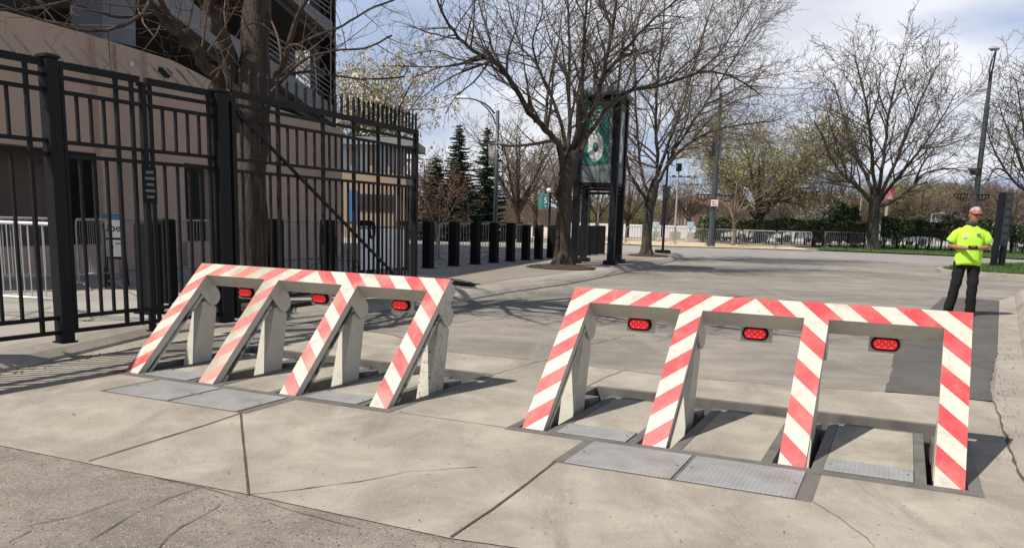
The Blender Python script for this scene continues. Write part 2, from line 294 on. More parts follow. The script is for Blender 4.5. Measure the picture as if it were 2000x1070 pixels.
def barrier_paint(name, striped, dirt, fade, scrape=0):
    """white steel paint with red diagonal stripes mirrored about the middle, chips and grime"""
    m = bpy.data.materials.new(name); m.use_nodes = True; t = m.node_tree; ns = t.nodes; lk = t.links
    b = ns['Principled BSDF']; b.inputs['Roughness'].default_value = .42; b.inputs['Specular IOR Level'].default_value = .4
    tcn = ns.new('ShaderNodeTexCoord'); o = tcn.outputs['Object']
    def math_(op, a, c=None):
        n = ns.new('ShaderNodeMath'); n.operation = op
        for i, x in enumerate((a, c)):
            if x is None: continue
            if isinstance(x, (int, float)): n.inputs[i].default_value = x
            else: lk.new(x, n.inputs[i])
        return n.outputs[0]
    def noise(sc_, det=5, rough=.6, stretch=None):
        v = o
        if stretch:
            q = ns.new('ShaderNodeMapping'); q.inputs['Scale'].default_value = stretch; lk.new(o, q.inputs[0]); v = q.outputs[0]
        n = ns.new('ShaderNodeTexNoise'); n.inputs['Scale'].default_value = sc_; n.inputs['Detail'].default_value = det; n.inputs['Roughness'].default_value = rough; lk.new(v, n.inputs['Vector']); return n.outputs['Fac']
    def ramp(f, p0, p1):
        n = ns.new('ShaderNodeMapRange'); n.inputs[1].default_value = p0; n.inputs[2].default_value = p1; lk.new(f, n.inputs[0]); return n.outputs[0]
    def mix(f, a, c):
        n = ns.new('ShaderNodeMix'); n.data_type = 'RGBA'
        if isinstance(f, (int, float)): n.inputs[0].default_value = f
        else: lk.new(f, n.inputs[0])
        for i, x in ((6, a), (7, c)):
            if isinstance(x, tuple): n.inputs[i].default_value = (*x, 1)
            else: lk.new(x, n.inputs[i])
        return n.outputs[2]
    whitec = mix(noise(3, 4), (.485, .457, .385), (.545, .517, .445))
    base = whitec
    if striped:
        s = ns.new('ShaderNodeSeparateXYZ'); lk.new(o, s.inputs[0])
        a = math_('ABSOLUTE', math_('SUBTRACT', s.outputs['X'], BU / 2))
        v = math_('ADD', math_('MULTIPLY', s.outputs['Y'], DW), math_('MULTIPLY', s.outputs['Z'], DZ))
        ph = math_('FRACT', math_('DIVIDE', math_('ADD', math_('SUBTRACT', v, SLOPE), math_('MULTIPLY', a, .98)), .298))
        redf = math_('LESS_THAN', ph, .5)
        redc = mix(noise(5, 4), (.50, .034, .042), (.56, .058, .066))
        if fade:
            redc = mix(math_('MULTIPLY', ramp(noise(1.6, 5), .42, .62), fade), redc, (.55, .28, .24))
            if fade > .5:
                gx_ = math_('DIVIDE', math_('SUBTRACT', s.outputs['X'], .80), .42); g_ = math_('POWER', 2.718, math_('MULTIPLY', math_('MULTIPLY', gx_, gx_), -1.0))
                wn_ = math_('MULTIPLY', g_, ramp(noise(4, 7, .7), .25, .60)); redc = mix(math_('MULTIPLY', wn_, .8), redc, (.40, .21, .17)); whitec = mix(wn_, whitec, (.30, .265, .20))
        base = mix(redf, whitec, redc)
    grime = math_('MULTIPLY', ramp(noise(7, 8, .75), .50, .78), dirt)
    base = mix(grime, base, (.26, .22, .175))
    streak = math_('MULTIPLY', ramp(noise(26, 4, .6, (1, .25, .25)), .60, .75), dirt * .7)
    base = mix(streak, base, (.30, .265, .215))
    if scrape:
        sc1 = ramp(noise(9, 7, .75, (1, .55, .55)), .47, .53)
        base = mix(math_('MULTIPLY', sc1, scrape), base, (.055, .05, .045))
    chips = math_('LESS_THAN', noise(38, 2), .265)
    base = mix(chips, base, (.07, .055, .048))
    lk.new(base, b.inputs['Base Color'])
    bu = ns.new('ShaderNodeBump'); bu.inputs['Strength'].default_value = .12; bu.inputs['Distance'].default_value = .01; lk.new(noise(30, 4), bu.inputs['Height']); lk.new(bu.outputs[0], b.inputs['Normal'])
    return m

# ------------------------------------------------------------------ barrier frame of reference
YAW, BS, BWD, BB, BH, BT = -0.42895, .86102, .15917, .96202, .93005, .14533
BU = 3 * BS + BWD                      # overall width
SLOPE = math.hypot(BB, BH); DW, DZ = BB / SLOPE, BH / SLOPE
AX = V((math.cos(YAW), math.sin(YAW), 0)); BK = V((-math.sin(YAW), math.cos(YAW), 0))
OR_ = V((0.07893, 5.69906, 0)); OL_ = V((-3.42789, 7.29464, 0))
def bl(o, u, w_, z=0.0): return o + AX * u + BK * w_ + V((0, 0, z))
HU0, HU1, HW0, HW1 = -.035, BU + .03, -.01, 1.68
holes = [[bl(o, a, b) for a, b in ((HU0, HW0), (HU1, HW0), (HU1, HW1), (HU0, HW1))] for o in (OR_, OL_)]

def sheet(name, outer, z, m, hole=False, kind='structure'):
    outer = [V((p[0], p[1], z)) for p in outer]
    polys = [outer] + ([[V((p.x, p.y, z)) for p in h] for h in holes] if hole else [])
    tri = tessellate_polygon(polys); mb = MB()
    mb.v = [p for pl in polys for p in pl]; mb.f = [list(t) for t in tri]; mb.m = [0] * len(tri)
    me = mb.build(name, m, recalc=False)
    bm = bmesh.new(); bm.from_mesh(me.data)
    for f in bm.faces:
        if f.normal.z < 0: f.normal_flip()
    bm.to_mesh(me.data); bm.free()
    return tag(me, kind=kind)
def P(*pp, z=0.0): return [at(x, y, z) for x, y in pp]
rnd = random.Random(7)

# ------------------------------------------------------------------ ground, roads, pavements
sheet('ground', [(-900, -60), (900, -60), (900, 1500), (-900, 1500)], 0.0, M['ground'], hole=True)
# concrete apron with real openings where the barriers fold down
front = P((-260, 815), (0, 873), (240, 922), (480, 968), (700, 1016), (880, 1055)) + [V((0.9, 3.28, 0)), V((2.4, 2.9, 0)), V((3.6, 4.0, 0))]
apron_out = front + P((2030, 960), (2000, 945), (1965, 868), (1940, 788), (1840, 776), (1727, 768), (1560, 757), (1300, 737), (1160, 718), (1000, 702), (880, 690)) + [at(760, 655), at(600, 632), at(430, 650), at(300, 672), at(150, 708), at(-60, 745)]
sheet('apron', apron_out, .012, M['concrete'], hole=True)
asp = [V((-9, 6.5, 0))] + P((-260, 815), (0, 873), (240, 922), (480, 968), (700, 1016), (880, 1055)) + [V((0.9, 3.28, 0)), V((2.4, 2.9, 0)), V((6, 1.5, 0)), V((6, -12, 0)), V((-16, -12, 0))]
sheet('foreground_asphalt', asp, .008, M['asph_near'])
curbL = P((-420, 815), (-200, 770), (0, 729), (150, 694), (300, 657), (430, 640), (540, 628), (640, 618), (720, 610), (800, 601), (895, 591), (1000, 572), (1105, 557), (1211, 536), (1275, 521), (1316, 511), (1334, 504))
curbtip = P((1334, 499), (1318, 494), (1292, 490), (1262, 487), (1180, 486))
road_poly = [at(-200, 770)] + curbL[2:] + [V((30, 36.5, 0)), V((30, 24, 0))] + P((2150, 640)) + P((2010, 700), (1998, 640), (1985, 575)) + P((1952, 588), (1948, 700), (1940, 788), (1727, 768), (1300, 737), (1000, 702), (880, 690), (760, 655), (600, 632), (430, 650), (300, 672))
road_poly = curbL[5:] + [V((9.5, 37.2, 0)), V((45, 34, 0)), V((45, 14, 0)), V((12.2, 14, 0))] + P((1990, 640), (1952, 590), (1948, 700), (1942, 786), (1840, 774.5), (1727, 766.5), (1560, 755.5), (1300, 735.5), (1160, 716.5), (1000, 700.5), (880, 688.5), (760, 653), (600, 630))
sheet('driveway_road', road_poly, .006, M['road'])
far_edge = [(-400, 478), (0, 472), (500, 470), (900, 468), (1100, 473), (1300, 482), (1450, 486), (1590, 490.5), (1830, 501), (2000, 509.5), (2300, 525)]
fe = [at(x, y) for x, y in far_edge]
near_st = [V((80, 30, 0)), V((45, 34, 0)), V((9.5, 37.2, 0)), at(1334, 504), at(1262, 487), V((2, 45, 0)), V((-30, 46, 0))]
sheet('cross_street', [V((-60, 64, 0))] + fe + near_st + [V((-60, 47, 0))], .003, M['street'])
def beyond(p, d): return V((p.x + d * .15, p.y + d, 0))
tw = fe[:8]; sheet('far_sidewalk', tw + [beyond(p, 9) for p in tw[:-3:-1]] + [beyond(p, 22) for p in tw[:-2][::-1]], .05, M['tan_walk'])
sheet('planting_bed', [beyond(p, 8.9) for p in fe[4:]] + [beyond(p, 16) for p in fe[4:][::-1]], .04, M['soil'])
sheet('far_footpath', [beyond(p, 4.0) for p in fe[7:]] + [beyond(p, 5.3) for p in fe[7:][::-1]], .06, M['walk'])
sheet('parking_lot', [(-140, 74), (140, 74), (160, 150), (-160, 150)], .02, M['lot'])
# raised pavement on the left with its rolled kerb
inner = [V((-60, 3, 0)), V((-60, 44, 0)), V((-14, 45.5, 0)), V((0, 45.0, 0))]
PV = .15
def offset_line(pts, d):
    out = []
    for i, p in enumerate(pts):
        a, b = pts[max(i - 1, 0)], pts[min(i + 1, len(pts) - 1)]
        t = V((b.x - a.x, b.y - a.y, 0)).normalized(); out.append(p + V((-t.y, t.x, 0)) * d)
    return out
cl = curbL + curbtip
prof = [(0.0, -.02), (.02, .03), (.10, .09), (.22, .135), (.36, PV)]        # rolled kerb near the driveway
kb = MB(); rows = []
for (d, z) in prof:
    rows.append([p + V((0, 0, z)) for p in offset_line(cl, d)])
for i in range(len(prof) - 1):
    for j in range(len(cl) - 1): kb.add([rows[i][j], rows[i][j + 1], rows[i + 1][j + 1], rows[i + 1][j]], [(0, 1, 2, 3)])
struct('kerb', kb, M['concrete_grey'], smooth=True)
walk_out = rows[-1] + [V((p.x, p.y, 0)) for p in inner[::-1]]
sheet('pavement', [(p.x, p.y) for p in walk_out], PV, M['walk'])
ge = at(813, 574, .12)
brown = P((905, 561), (1000, 545), (1090, 534), (1200, 516), (1300, 500), (1310, 494), (1250, 492), (1150, 502), (1085, 512), (990, 522), (930, 528), (860, 543), (890, 556), z=PV)
sheet('brown_paving', brown, PV + .005, M['walk_brown'])  # browner sheet laid over the kerbside end of the pavement
wj = MB()
def strip(mb, pts, wd, z, jit=0.0, seed=1):
    r = random.Random(seed); pts = [V((p.x, p.y, z)) for p in pts]; fine = []
    for a, b in zip(pts[:-1], pts[1:]):
        n = max(1, int((b - a).length / .12)) if jit else 1
        for i in range(n): fine.append(a.lerp(b, i / n) + (V((r.uniform(-jit, jit), r.uniform(-jit, jit), 0)) if jit else V((0, 0, 0))))
    fine.append(pts[-1]); L = offset_line(fine, wd / 2); Q = offset_line(fine, -wd / 2)
    if jit:
        for i in range(len(fine)):
            k = r.uniform(.25, 1.2) if jit > .0015 else r.uniform(.8, 1.1); L[i] = fine[i].lerp(L[i], k); Q[i] = fine[i].lerp(Q[i], k)
    for i in range(len(fine) - 1): mb.add([Q[i], Q[i + 1], L[i + 1], L[i]], [(0, 1, 2, 3)])
for a in (((905, 561), (1134, 539)), ((1134, 539), (1305, 503)), ((740, 556), (930, 527)), ((300, 632), (120, 612)), ((0, 590), (300, 585)), ((-80, 655), (100, 600)), ((340, 615), (230, 560)), ((500, 560), (620, 540)), ((900, 527), (1040, 512))):
    strip(wj, P(*a, z=PV), .014, PV + .009)
struct('pavement_joints', wj, M['joint'], recalc=False)
# joints and cracks of the apron
aj = MB()
strip(aj, P((172, 905), (300, 865), (400, 834), (470, 810)), .013, .017, .0012, 2)
strip(aj, P((470, 809), (474, 860), (480, 915), (485, 969)), .013, .017, .0012, 3)
strip(aj, P((880, 1054), (960, 1000), (1030, 948), (1084, 905)), .013, .017, .0012, 4)
strip(aj, P((1941, 787), (1955, 830), (1968, 868), (1985, 915), (2010, 965)), .02, .017, .008, 5)
struct('apron_joints', aj, M['joint'], recalc=False)
ap = MB()
strip(ap, P((780, 808), (860, 820), (985, 838)), .012, .0165, .003, 6)
strip(ap, P((485, 969), (560, 962), (700, 945), (800, 925), (930, 916)), .012, .0165, .01, 7)
strip(ap, P((1590, 985), (1640, 1015), (1690, 1055), (1720, 1090)), .010, .0165, .006, 8)
strip(ap, P((935, 742), (1010, 720), (1080, 700)), .016, .0165, .006, 9)
strip(ap, P((1140, 760), (1180, 740), (1226, 722)), .016, .0165, .006, 10)
struct('apron_hairline_joints', ap, mat('crack_dark', (.235, .21, .172), .95, .3, 20), recalc=False)
ck = MB()
for i, pts in enumerate((((170, 1060), (260, 1008), (330, 975), (390, 955)), ((55, 1032), (150, 1010), (250, 975)), ((300, 1080), (360, 1030), (430, 990)), ((490, 985), (400, 955), (300, 935)), ((20, 1060), (60, 1040)), ((520, 985), (600, 1010), (700, 1035)))):
    strip(ck, P(*pts), .007, .013, .012, 20 + i)
struct('asphalt_cracks', ck, mat('asphalt_crack', (.10, .088, .075), .95, .3, 20), recalc=False)
rc = MB()
for i, pts in enumerate((((1000, 702), (1300, 737), (1727, 768)), ((1480, 640), (1820, 660)), ((1010, 640), (1330, 600), (1650, 585)), ((1080, 690), (1300, 640)))):
    strip(rc, P(*pts), .010, .0105, .03, 40 + i)
struct('road_cracks', rc, mat('road_crack', (.10, .09, .08), .95, .3, 20), recalc=False)
# rough edge of the dark repair
rr_ = random.Random(5)
def rough(pts, j):
    out = []
    for a, b in zip(pts, pts[1:] + pts[:1]):
        n = max(2, int((b - a).length / .12))
        for i in range(n): out.append(a.lerp(b, i / n) + V((rr_.uniform(-j, j), rr_.uniform(-j, j), 0)))
    return out
sheet('asphalt_patch', rough(P((1727, 767), (1741, 730), (1746, 690), (1790, 640), (1820, 602), (1842, 581), (1951, 588), (1947, 690), (1932, 760), (1938, 786)), .008), .016, M['patch'])
# gutter and kerb on the right
gut = P((2010, 965), (1985, 915), (1968, 868), (1941, 787), (1948, 690), (1952, 588), (1982, 578), (1990, 640), (2005, 740), (2030, 860))
sheet('gutter', gut, .010, M['concrete_grey'])
kr = MB(); kline = [at(1984, 576), at(1990, 640), at(2004, 740), at(2030, 860), at(2075, 1000)]
kp = [(0, 0), (-.03, .05), (-.08, .12), (-.16, .15), (-.9, .155)]
rws = [[p + V((0, 0, z)) for p in offset_line(kline[::-1], d)] for d, z in kp]
for i in range(4):
    for j in range(4): kr.add([rws[i][j], rws[i][j + 1], rws[i + 1][j + 1], rws[i + 1][j]], [(0, 1, 2, 3)])
kr.add([r[-1] for r in rws] + [V((rws[-1][-1].x, rws[-1][-1].y, 0)), V((kline[0].x, kline[0].y, 0))], [(0, 1, 2, 3, 4, 5)])
struct('kerb_right', kr, M['concrete_grey'], smooth=False)
sheet('verge_right', [(p.x, p.y) for p in rws[-1]] + [(16, 18.5), (14, 4)], .16, M['walk'])
# grass islands across the street
isl = P((1838, 531), (1870, 525), (1935, 522), (2010, 521), (2200, 524), (2200, 560), (2005, 546), (1900, 539), (1850, 535))
sheet('island_grass_base', isl, .14, M['grass'])
ib = MB(); ring = isl + isl[:1]
io = [p + (p - V((24, 31, 0))).normalized() * .25 for p in ring]
for i in range(len(ring) - 1):
    a, b, c, d = ring[i], ring[i + 1], io[i + 1], io[i]
    ib.add([V((a.x, a.y, .15)), V((b.x, b.y, .15)), V((c.x, c.y, .13)), V((d.x, d.y, .13)), V((c.x, c.y, 0)), V((d.x, d.y, 0))], [(0, 1, 2, 3), (3, 2, 4, 5)])
struct('island_kerb', ib, M['concrete_grey'])
gs = [at(1588, 489.5), at(1620, 485), at(1690, 480), at(1800, 483), at(2000, 492), at(2300, 505), at(2300, 523), at(2000, 507.5), at(1830, 499.5)]
sheet('verge_grass_base', gs, .07, M['grass'])
def grass(name, poly, n, h, z, seed):
    r = random.Random(seed); xs = [p.x for p in poly]; ys = [p.y for p in poly]; mb = MB()
    def inside(x, y):
        c = False
        for a, b in zip(poly, poly[1:] + poly[:1]):
            if (a.y > y) != (b.y > y) and x < (b.x - a.x) * (y - a.y) / (b.y - a.y) + a.x: c = not c
        return c
    k = 0
    while k < n:
        x, y = r.uniform(min(xs), min(max(xs), 40)), r.uniform(min(ys), max(ys))
        if not inside(x, y): continue
        k += 1; a = r.uniform(0, 6.28); wd = r.uniform(.012, .03); hh = h * r.uniform(.5, 1.2); l = V((r.uniform(-.5, .5) * hh, r.uniform(-.5, .5) * hh, hh))
        p = V((x, y, z)); s = V((math.cos(a), math.sin(a), 0)) * wd
        mb.add([p - s, p + s, p + l], [(0, 1, 2)])
    tag(mb.build(name, M['grass'], recalc=False), kind='stuff')
grass('grass', isl, 9000, .09, .14, 3); grass('grass', gs, 12000, .10, .07, 4)
# grit, flakes and leaf crumbs scattered on the ground
lt = MB(); r = random.Random(11)
for i in range(520):
    q = r.random()
    if q < .40: px, py = r.uniform(900, 1330), 0; py = 600 - (px - 900) * .22 + r.gauss(4, 6)
    elif q < .46: px, py = r.uniform(0, 1900), r.uniform(800, 1060)
    elif q < .8: px, py = r.uniform(1945, 1990), r.uniform(600, 900)
    else: px, py = r.uniform(0, 420), 0; py = 728 - px * .24 + r.gauss(6, 5)
    p = at(px, py, .02); s = r.uniform(.004, .015) * (.6 if py > 780 else 1); a = r.uniform(0, 6.3)
    e = V((math.cos(a), math.sin(a), 0)) * s; f_ = V((-e.y, e.x, 0)) * r.uniform(.4, .9)
    lt.add([p - e, p - f_, p + e, p + f_, p + V((0, 0, s * .7))], [(0, 1, 4), (1, 2, 4), (2, 3, 4), (3, 0, 4)])
tag(lt.build('leaf_litter', mat('litter', (.10, .075, .055), .95, .5, 30), recalc=False), kind='stuff')

# ------------------------------------------------------------------ wedge barriers in the road
M['paint_face_clean'] = barrier_paint('striped_paint', True, .70, .30)
M['paint_face_dirty'] = barrier_paint('worn_striped_paint', True, .95, .9)
M['paint_plain'] = barrier_paint('white_frame_paint', False, .50, 0)
M['paint_grimy'] = barrier_paint('grimy_frame_paint', False, .55, 0)
M['paint_scraped'] = barrier_paint('scraped_frame_paint', False, .9, 0, .92); M['paint_flange'] = barrier_paint('worn_flange_paint', False, .7, 0, .25)
def scratches():
    m = barrier_paint('scratched_paint', False, .8, 0, .0)
    t = m.node_tree; ns = t.nodes; b = ns['Principled BSDF']; src = b.inputs['Base Color'].links[0].from_socket
    tcn = ns.new('ShaderNodeTexCoord'); q = ns.new('ShaderNodeMapping'); q.inputs['Rotation'].default_value = (.5, 0, 0); q.inputs['Scale'].default_value = (1, 4.5, 1.2); t.links.new(tcn.outputs['Object'], q.inputs[0])
    n = ns.new('ShaderNodeTexNoise'); n.inputs['Scale'].default_value = 4.5; n.inputs['Detail'].default_value = 2; n.inputs['Distortion'].default_value = 1.6; t.links.new(q.outputs[0], n.inputs['Vector'])
    d = ns.new('ShaderNodeMath'); d.operation = 'SUBTRACT'; d.inputs[1].default_value = .5; t.links.new(n.outputs['Fac'], d.inputs[0])
    a = ns.new('ShaderNodeMath'); a.operation = 'ABSOLUTE'; t.links.new(d.outputs[0], a.inputs[0])
    l = ns.new('ShaderNodeMath'); l.operation = 'LESS_THAN'; l.inputs[1].default_value = .009; t.links.new(a.outputs[0], l.inputs[0])
    x = ns.new('ShaderNodeMix'); x.data_type = 'RGBA'; t.links.new(l.outputs[0], x.inputs[0]); t.links.new(src, x.inputs[6]); x.inputs[7].default_value = (.05, .045, .04, 1); t.links.new(x.outputs[2], b.inputs['Base Color']); return m
M['paint_scratched'] = scratches()
led_on = bpy.data.materials.new('red_led'); led_on.use_nodes = True
_b = led_on.node_tree.nodes['Principled BSDF']; _b.inputs['Base Color'].default_value = (.8, .05, .04, 1); _b.inputs['Emission Color'].default_value = (1, .10, .06, 1); _b.inputs['Emission Strength'].default_value = .5
M['lens'] = mat('red_lens', (.50, .012, .018), .25, .2, 40, spec=.6)
_l = M['lens'].node_tree.nodes['Principled BSDF']; _l.inputs['Emission Color'].default_value = (.9, .015, .025, 1); _l.inputs['Emission Strength'].default_value = .28
def sl_pt(u, s, n):                         # u along, s up the slope, n perpendicular behind the face
    return V((u, s * DW + n * DZ, s * DZ - n * DW))
def barrier(o, label, face, plain, led, flange):
    t = thing('wedge_barrier', label, 'barrier', o, YAW, 'raised road barriers across the driveway')
    IT = SLOPE - BT
    rl = MB(); D = .15
    p4 = [sl_pt(0, IT, 0), sl_pt(0, SLOPE, 0), sl_pt(0, SLOPE, D), sl_pt(0, IT, D)]
    E = V((BU, 0, 0)); a, b, c, d = p4
    rl.add([a, b, b + E, a + E], [(0, 1, 2, 3)], 0)
    rl.add([b, c, c + E, b + E, d, d + E, a, a + E], [(0, 1, 2, 3), (1, 4, 5, 2), (4, 6, 7, 5), (6, 4, 1, 0), (7, 3, 2, 5)], 1)
    rl.build('top_rail', [face, plain], t, bevel=.004)
    for i in range(4):
        u0, u1 = i * BS, i * BS + BWD; lg = MB(); d0 = .115
        f4 = [sl_pt(u0, -.12, 0), sl_pt(u1, -.12, 0), sl_pt(u1, IT, 0), sl_pt(u0, IT, 0)]
        lg.add(f4, [(0, 1, 2, 3)], 0)
        bk = [sl_pt(u0, -.12, .02), sl_pt(u1, -.12, .02), sl_pt(u1, IT, .02), sl_pt(u0, IT, .02)]
        lg.add(f4 + bk, [(0, 4, 5, 1), (1, 5, 6, 2), (3, 2, 6, 7), (0, 3, 7, 4), (4, 7, 6, 5)], 1)
        # web and rear flange of the channel behind the face plate
        for (ua, ub, na, nb, mi_) in ((u0 + .006, u1 - .006, .02, .07, 1), (u0 + .03, u1 - .03, .07, .095, 2), (u0 + .004, u1 - .004, .095, d0, 2)):
            q = [sl_pt(ua, -.12, na), sl_pt(ub, -.12, na), sl_pt(ub, IT + .002, na), sl_pt(ua, IT + .002, na)]
            q2 = [sl_pt(ua, -.12, nb), sl_pt(ub, -.12, nb), sl_pt(ub, IT + .002, nb), sl_pt(ua, IT + .002, nb)]
            lg.add(q + q2, [(0, 1, 2, 3), (4, 7, 6, 5), (0, 4, 5, 1), (1, 5, 6, 2), (3, 2, 6, 7), (0, 3, 7, 4)], mi_)
        lg.build('leg', [face, plain, flange], t, bevel=.003)
        # rounded hinge plates either side of the leg
        hp = MB()
        prof_ = []
        cs, cn, rd = 1.107, .205, .086
        prof_.append((cs + rd, .004)); prof_.append((cs - rd, .004))
        for k in range(13):
            a_ = math.pi * k / 12; prof_.append((cs - rd * math.cos(a_), cn + rd * math.sin(a_)))
        hp.prism([sl_pt(u1 - .014, s_, n_) for s_, n_ in prof_], (.016, 0, 0))
        worn = flange is M['paint_scraped'] and i == 3
        hp.build('hinge_plate', M['paint_scratched'] if worn else plain, t, bevel=.002)
        st = MB(); ua, ub = u0 + .022, u1 - .024
        st.prism([(ua, .60, -.24), (ua, .865, -.24), (ua, 1.0, .50), (ua, .925, .60), (ua, .825, .575)], (ub - ua, 0, 0))
        st.build('strut', M['paint_scratched'] if worn else plain, t, bevel=.004)
        hb = MB(); hb.box((u0 + .01, .99, -.2), (u1 - .005, 1.2, .035)); hb.build('hinge_block', M['steel_plain'], t, bevel=.005)
    for i in range(3):
        uc = i * BS + .522; zc, wc = .677, 1.0
        br = MB(); br.box((uc - .105, wc, zc - .062), (uc + .118, wc + .012, zc + .10)); br.build('light_bracket', plain, t, bevel=.002)
        def stad(hl, rd, y): return [(uc + (hl if math.cos(a_) >= 0 else -hl) + rd * math.cos(a_), y, zc + rd * math.sin(a_)) for a_ in [2 * math.pi * (k + .5) / 24 for k in range(24)]]
        bz = MB(); bz.loft([stad(.045, .047, wc), stad(.045, .047, wc - .02), stad(.043, .042, wc - .028), stad(.043, .035, wc - .028)], cap=True)
        bzo = bz.build('signal_light', M['black'], t)
        ln = MB(); ln.loft([stad(.043, .034, wc - .0285), stad(.04, .031, wc - .036)]); ln.build('lens', M['lens'], bzo)
        ld = MB()
        for row, cols in ((-.018, (-.04, .0, .04)), (.0, (-.06, -.02, .02, .06)), (.018, (-.04, .0, .04))):
            for cx in cols:
                ld.loft([[(uc + cx + .0068 * math.cos(k * math.pi / 4), wc - .0365 - dy, zc + row + .0068 * math.sin(k * math.pi / 4)) for k in range(8)] for dy in (0, .003)])
        ld.build('led_array', led, bzo)
    return t
barrier(OR_, 'right red and white striped steel road barrier with bright clean paint and glowing red lights', M['paint_face_clean'], M['paint_plain'], led_on, M['paint_flange'])
led_dim = led_on.copy(); led_dim.name = 'red_led_dim'; led_dim.node_tree.nodes['Principled BSDF'].inputs['Emission Strength'].default_value = .25
barrier(OL_, 'left red and white striped steel wedge barrier with faded grimy paint nearest the black fence', M['paint_face_dirty'], M['paint_grimy'], led_dim, M['paint_scraped'])

def plate_mat():
    m = mat('diamond_plate', (.36, .362, .362), .5, .18, 3, metal=.3, c3=(.26, .245, .22), s2=2.2)
    t = m.node_tree; ns = t.nodes; lk = t.links; tcn = ns.new('ShaderNodeTexCoord')
    hs = None
    for rot, off in ((45, 0), (-45, .5)):
        q = ns.new('ShaderNodeMapping'); q.inputs['Rotation'].default_value = (0, 0, R(rot)); q.inputs['Scale'].default_value = (26, 52, 1); q.inputs['Location'].default_value = (off, off, 0); lk.new(tcn.outputs['Object'], q.inputs[0])
        vo = ns.new('ShaderNodeTexVoronoi'); vo.inputs['Scale'].default_value = 1; vo.inputs['Randomness'].default_value = 0; lk.new(q.outputs[0], vo.inputs['Vector'])
        mr = ns.new('ShaderNodeMapRange'); mr.inputs[1].default_value = .30; mr.inputs[2].default_value = .18; lk.new(vo.outputs['Distance'], mr.inputs[0])
        if hs is None: hs = mr.outputs[0]
        else:
            a_ = ns.new('ShaderNodeMath'); a_.operation = 'MAXIMUM'; lk.new(hs, a_.inputs[0]); lk.new(mr.outputs[0], a_.inputs[1]); hs = a_.outputs[0]
    bu = ns.new('ShaderNodeBump'); bu.inputs['Strength'].default_value = .6; bu.inputs['Distance'].default_value = .004; lk.new(hs, bu.inputs['Height'])
    lk.new(bu.outputs[0], ns['Principled BSDF'].inputs['Normal'])
    return m
M['plate'] = plate_mat()
def pit(o, side):
    rz = YAW
    fl = MB(); z0 = -.26
    fl.add([V((HU0, HW0, z0)), V((HU1, HW0, z0)), V((HU1, HW1, z0)), V((HU0, HW1, z0))], [(0, 1, 2, 3)])
    for a, b in (((HU0, HW0), (HU1, HW0)), ((HU1, HW0), (HU1, HW1)), ((HU1, HW1), (HU0, HW1)), ((HU0, HW1), (HU0, HW0))):
        fl.add([V((*a, z0)), V((*b, z0)), V((*b, .012)), V((*a, .012))], [(0, 1, 2, 3)])
    po = struct('barrier_pit', fl, M['pit']); po.location = o; po.rotation_euler.z = rz
    isl_ = MB()
    for i in range(3):
        isl_.box((i * BS + .262, -.002 if i == 1 else .27, z0), ((i + 1) * BS - .102, 1.33, .010))
    io_ = struct('concrete_island', isl_, M['concrete']); io_.location = o; io_.rotation_euler.z = rz
    fr = MB(); zt = .016
    fr.box((HU0 - .05, -.105, -.05), (HU1 + .06, -.012, zt))                         # front bar
    for i in range(3):
        for ua in (i * BS + .195, (i + 1) * BS - .10): fr.box((ua, -.010, z0), (ua + .064, 1.33, zt - .002))
        fr.box((i * BS + .195, 1.332, z0), ((i + 1) * BS - .036, 1.375, zt - .003))
    fr.box((HU0, HW1 - .03, z0), (HU1, HW1 + .03, zt - .001))
    fr.box((HU1 - .012, 0, z0), (HU1 + .06, HW1 - .035, zt - .0005)); fr.box((HU0 - .05, 0, z0), (HU0 + .012, HW1 - .035, zt - .0005))
    fr.box((.50, -.665, -.02), (.565, -.107, zt - .002)); fr.box((1.905, -.665, -.02), (1.985, -.107, zt - .002)); fr.box((.566, -.664, -.02), (1.904, -.107, .0135))
    fo = fr.build('floor_frame', M['steel_plain']); fo.location = o; fo.rotation_euler.z = rz; fo.location.z = .0
    tag(fo, f'dark flat steel frame set in the concrete under the {side} striped barrier', 'floor frame', 'steel frames around the barrier pits')
    def pl(u0, u1, w0, w1, lab):
        m = MB(); m.box((0, 0, .0145), (u1 - u0, w1 - w0, .0215)); ob = m.build('floor_plate', M['plate'], bevel=.003)
        ob.location = bl(o, u0, w0); ob.rotation_euler.z = rz
        tag(ob, lab, 'floor plate', 'diamond tread floor plates')
        for bx in (.03, u1 - u0 - .03):
            bo = MB(); bo.loft([[(bx + .009 * math.cos(k * 1.047), (w1 - w0) * .5 + .009 * math.sin(k * 1.047), z) for k in range(6)] for z in (.0205, .024)]); bo.build('bolt', M['steel_plain'], ob)
    e = 'right' if side == 'right' else 'left'
    pl(.572, 1.222, -.655, -.110, f'large diamond tread steel plate in front of the {e} barrier, leftmost of its pair')
    pl(1.248, 1.898, -.655, -.110, f'large diamond tread steel plate in front of the {e} barrier, rightmost of its pair')
    pl(.262, BS - .105, -.006, .265, f'narrow diamond tread steel plate between the first and second legs of the {e} barrier')
    pl(2 * BS + .262, 3 * BS - .105, -.006, .265, f'narrow diamond tread steel plate between the third and fourth legs of the {e} barrier')
pit(OR_, 'right'); pit(OL_, 'left')

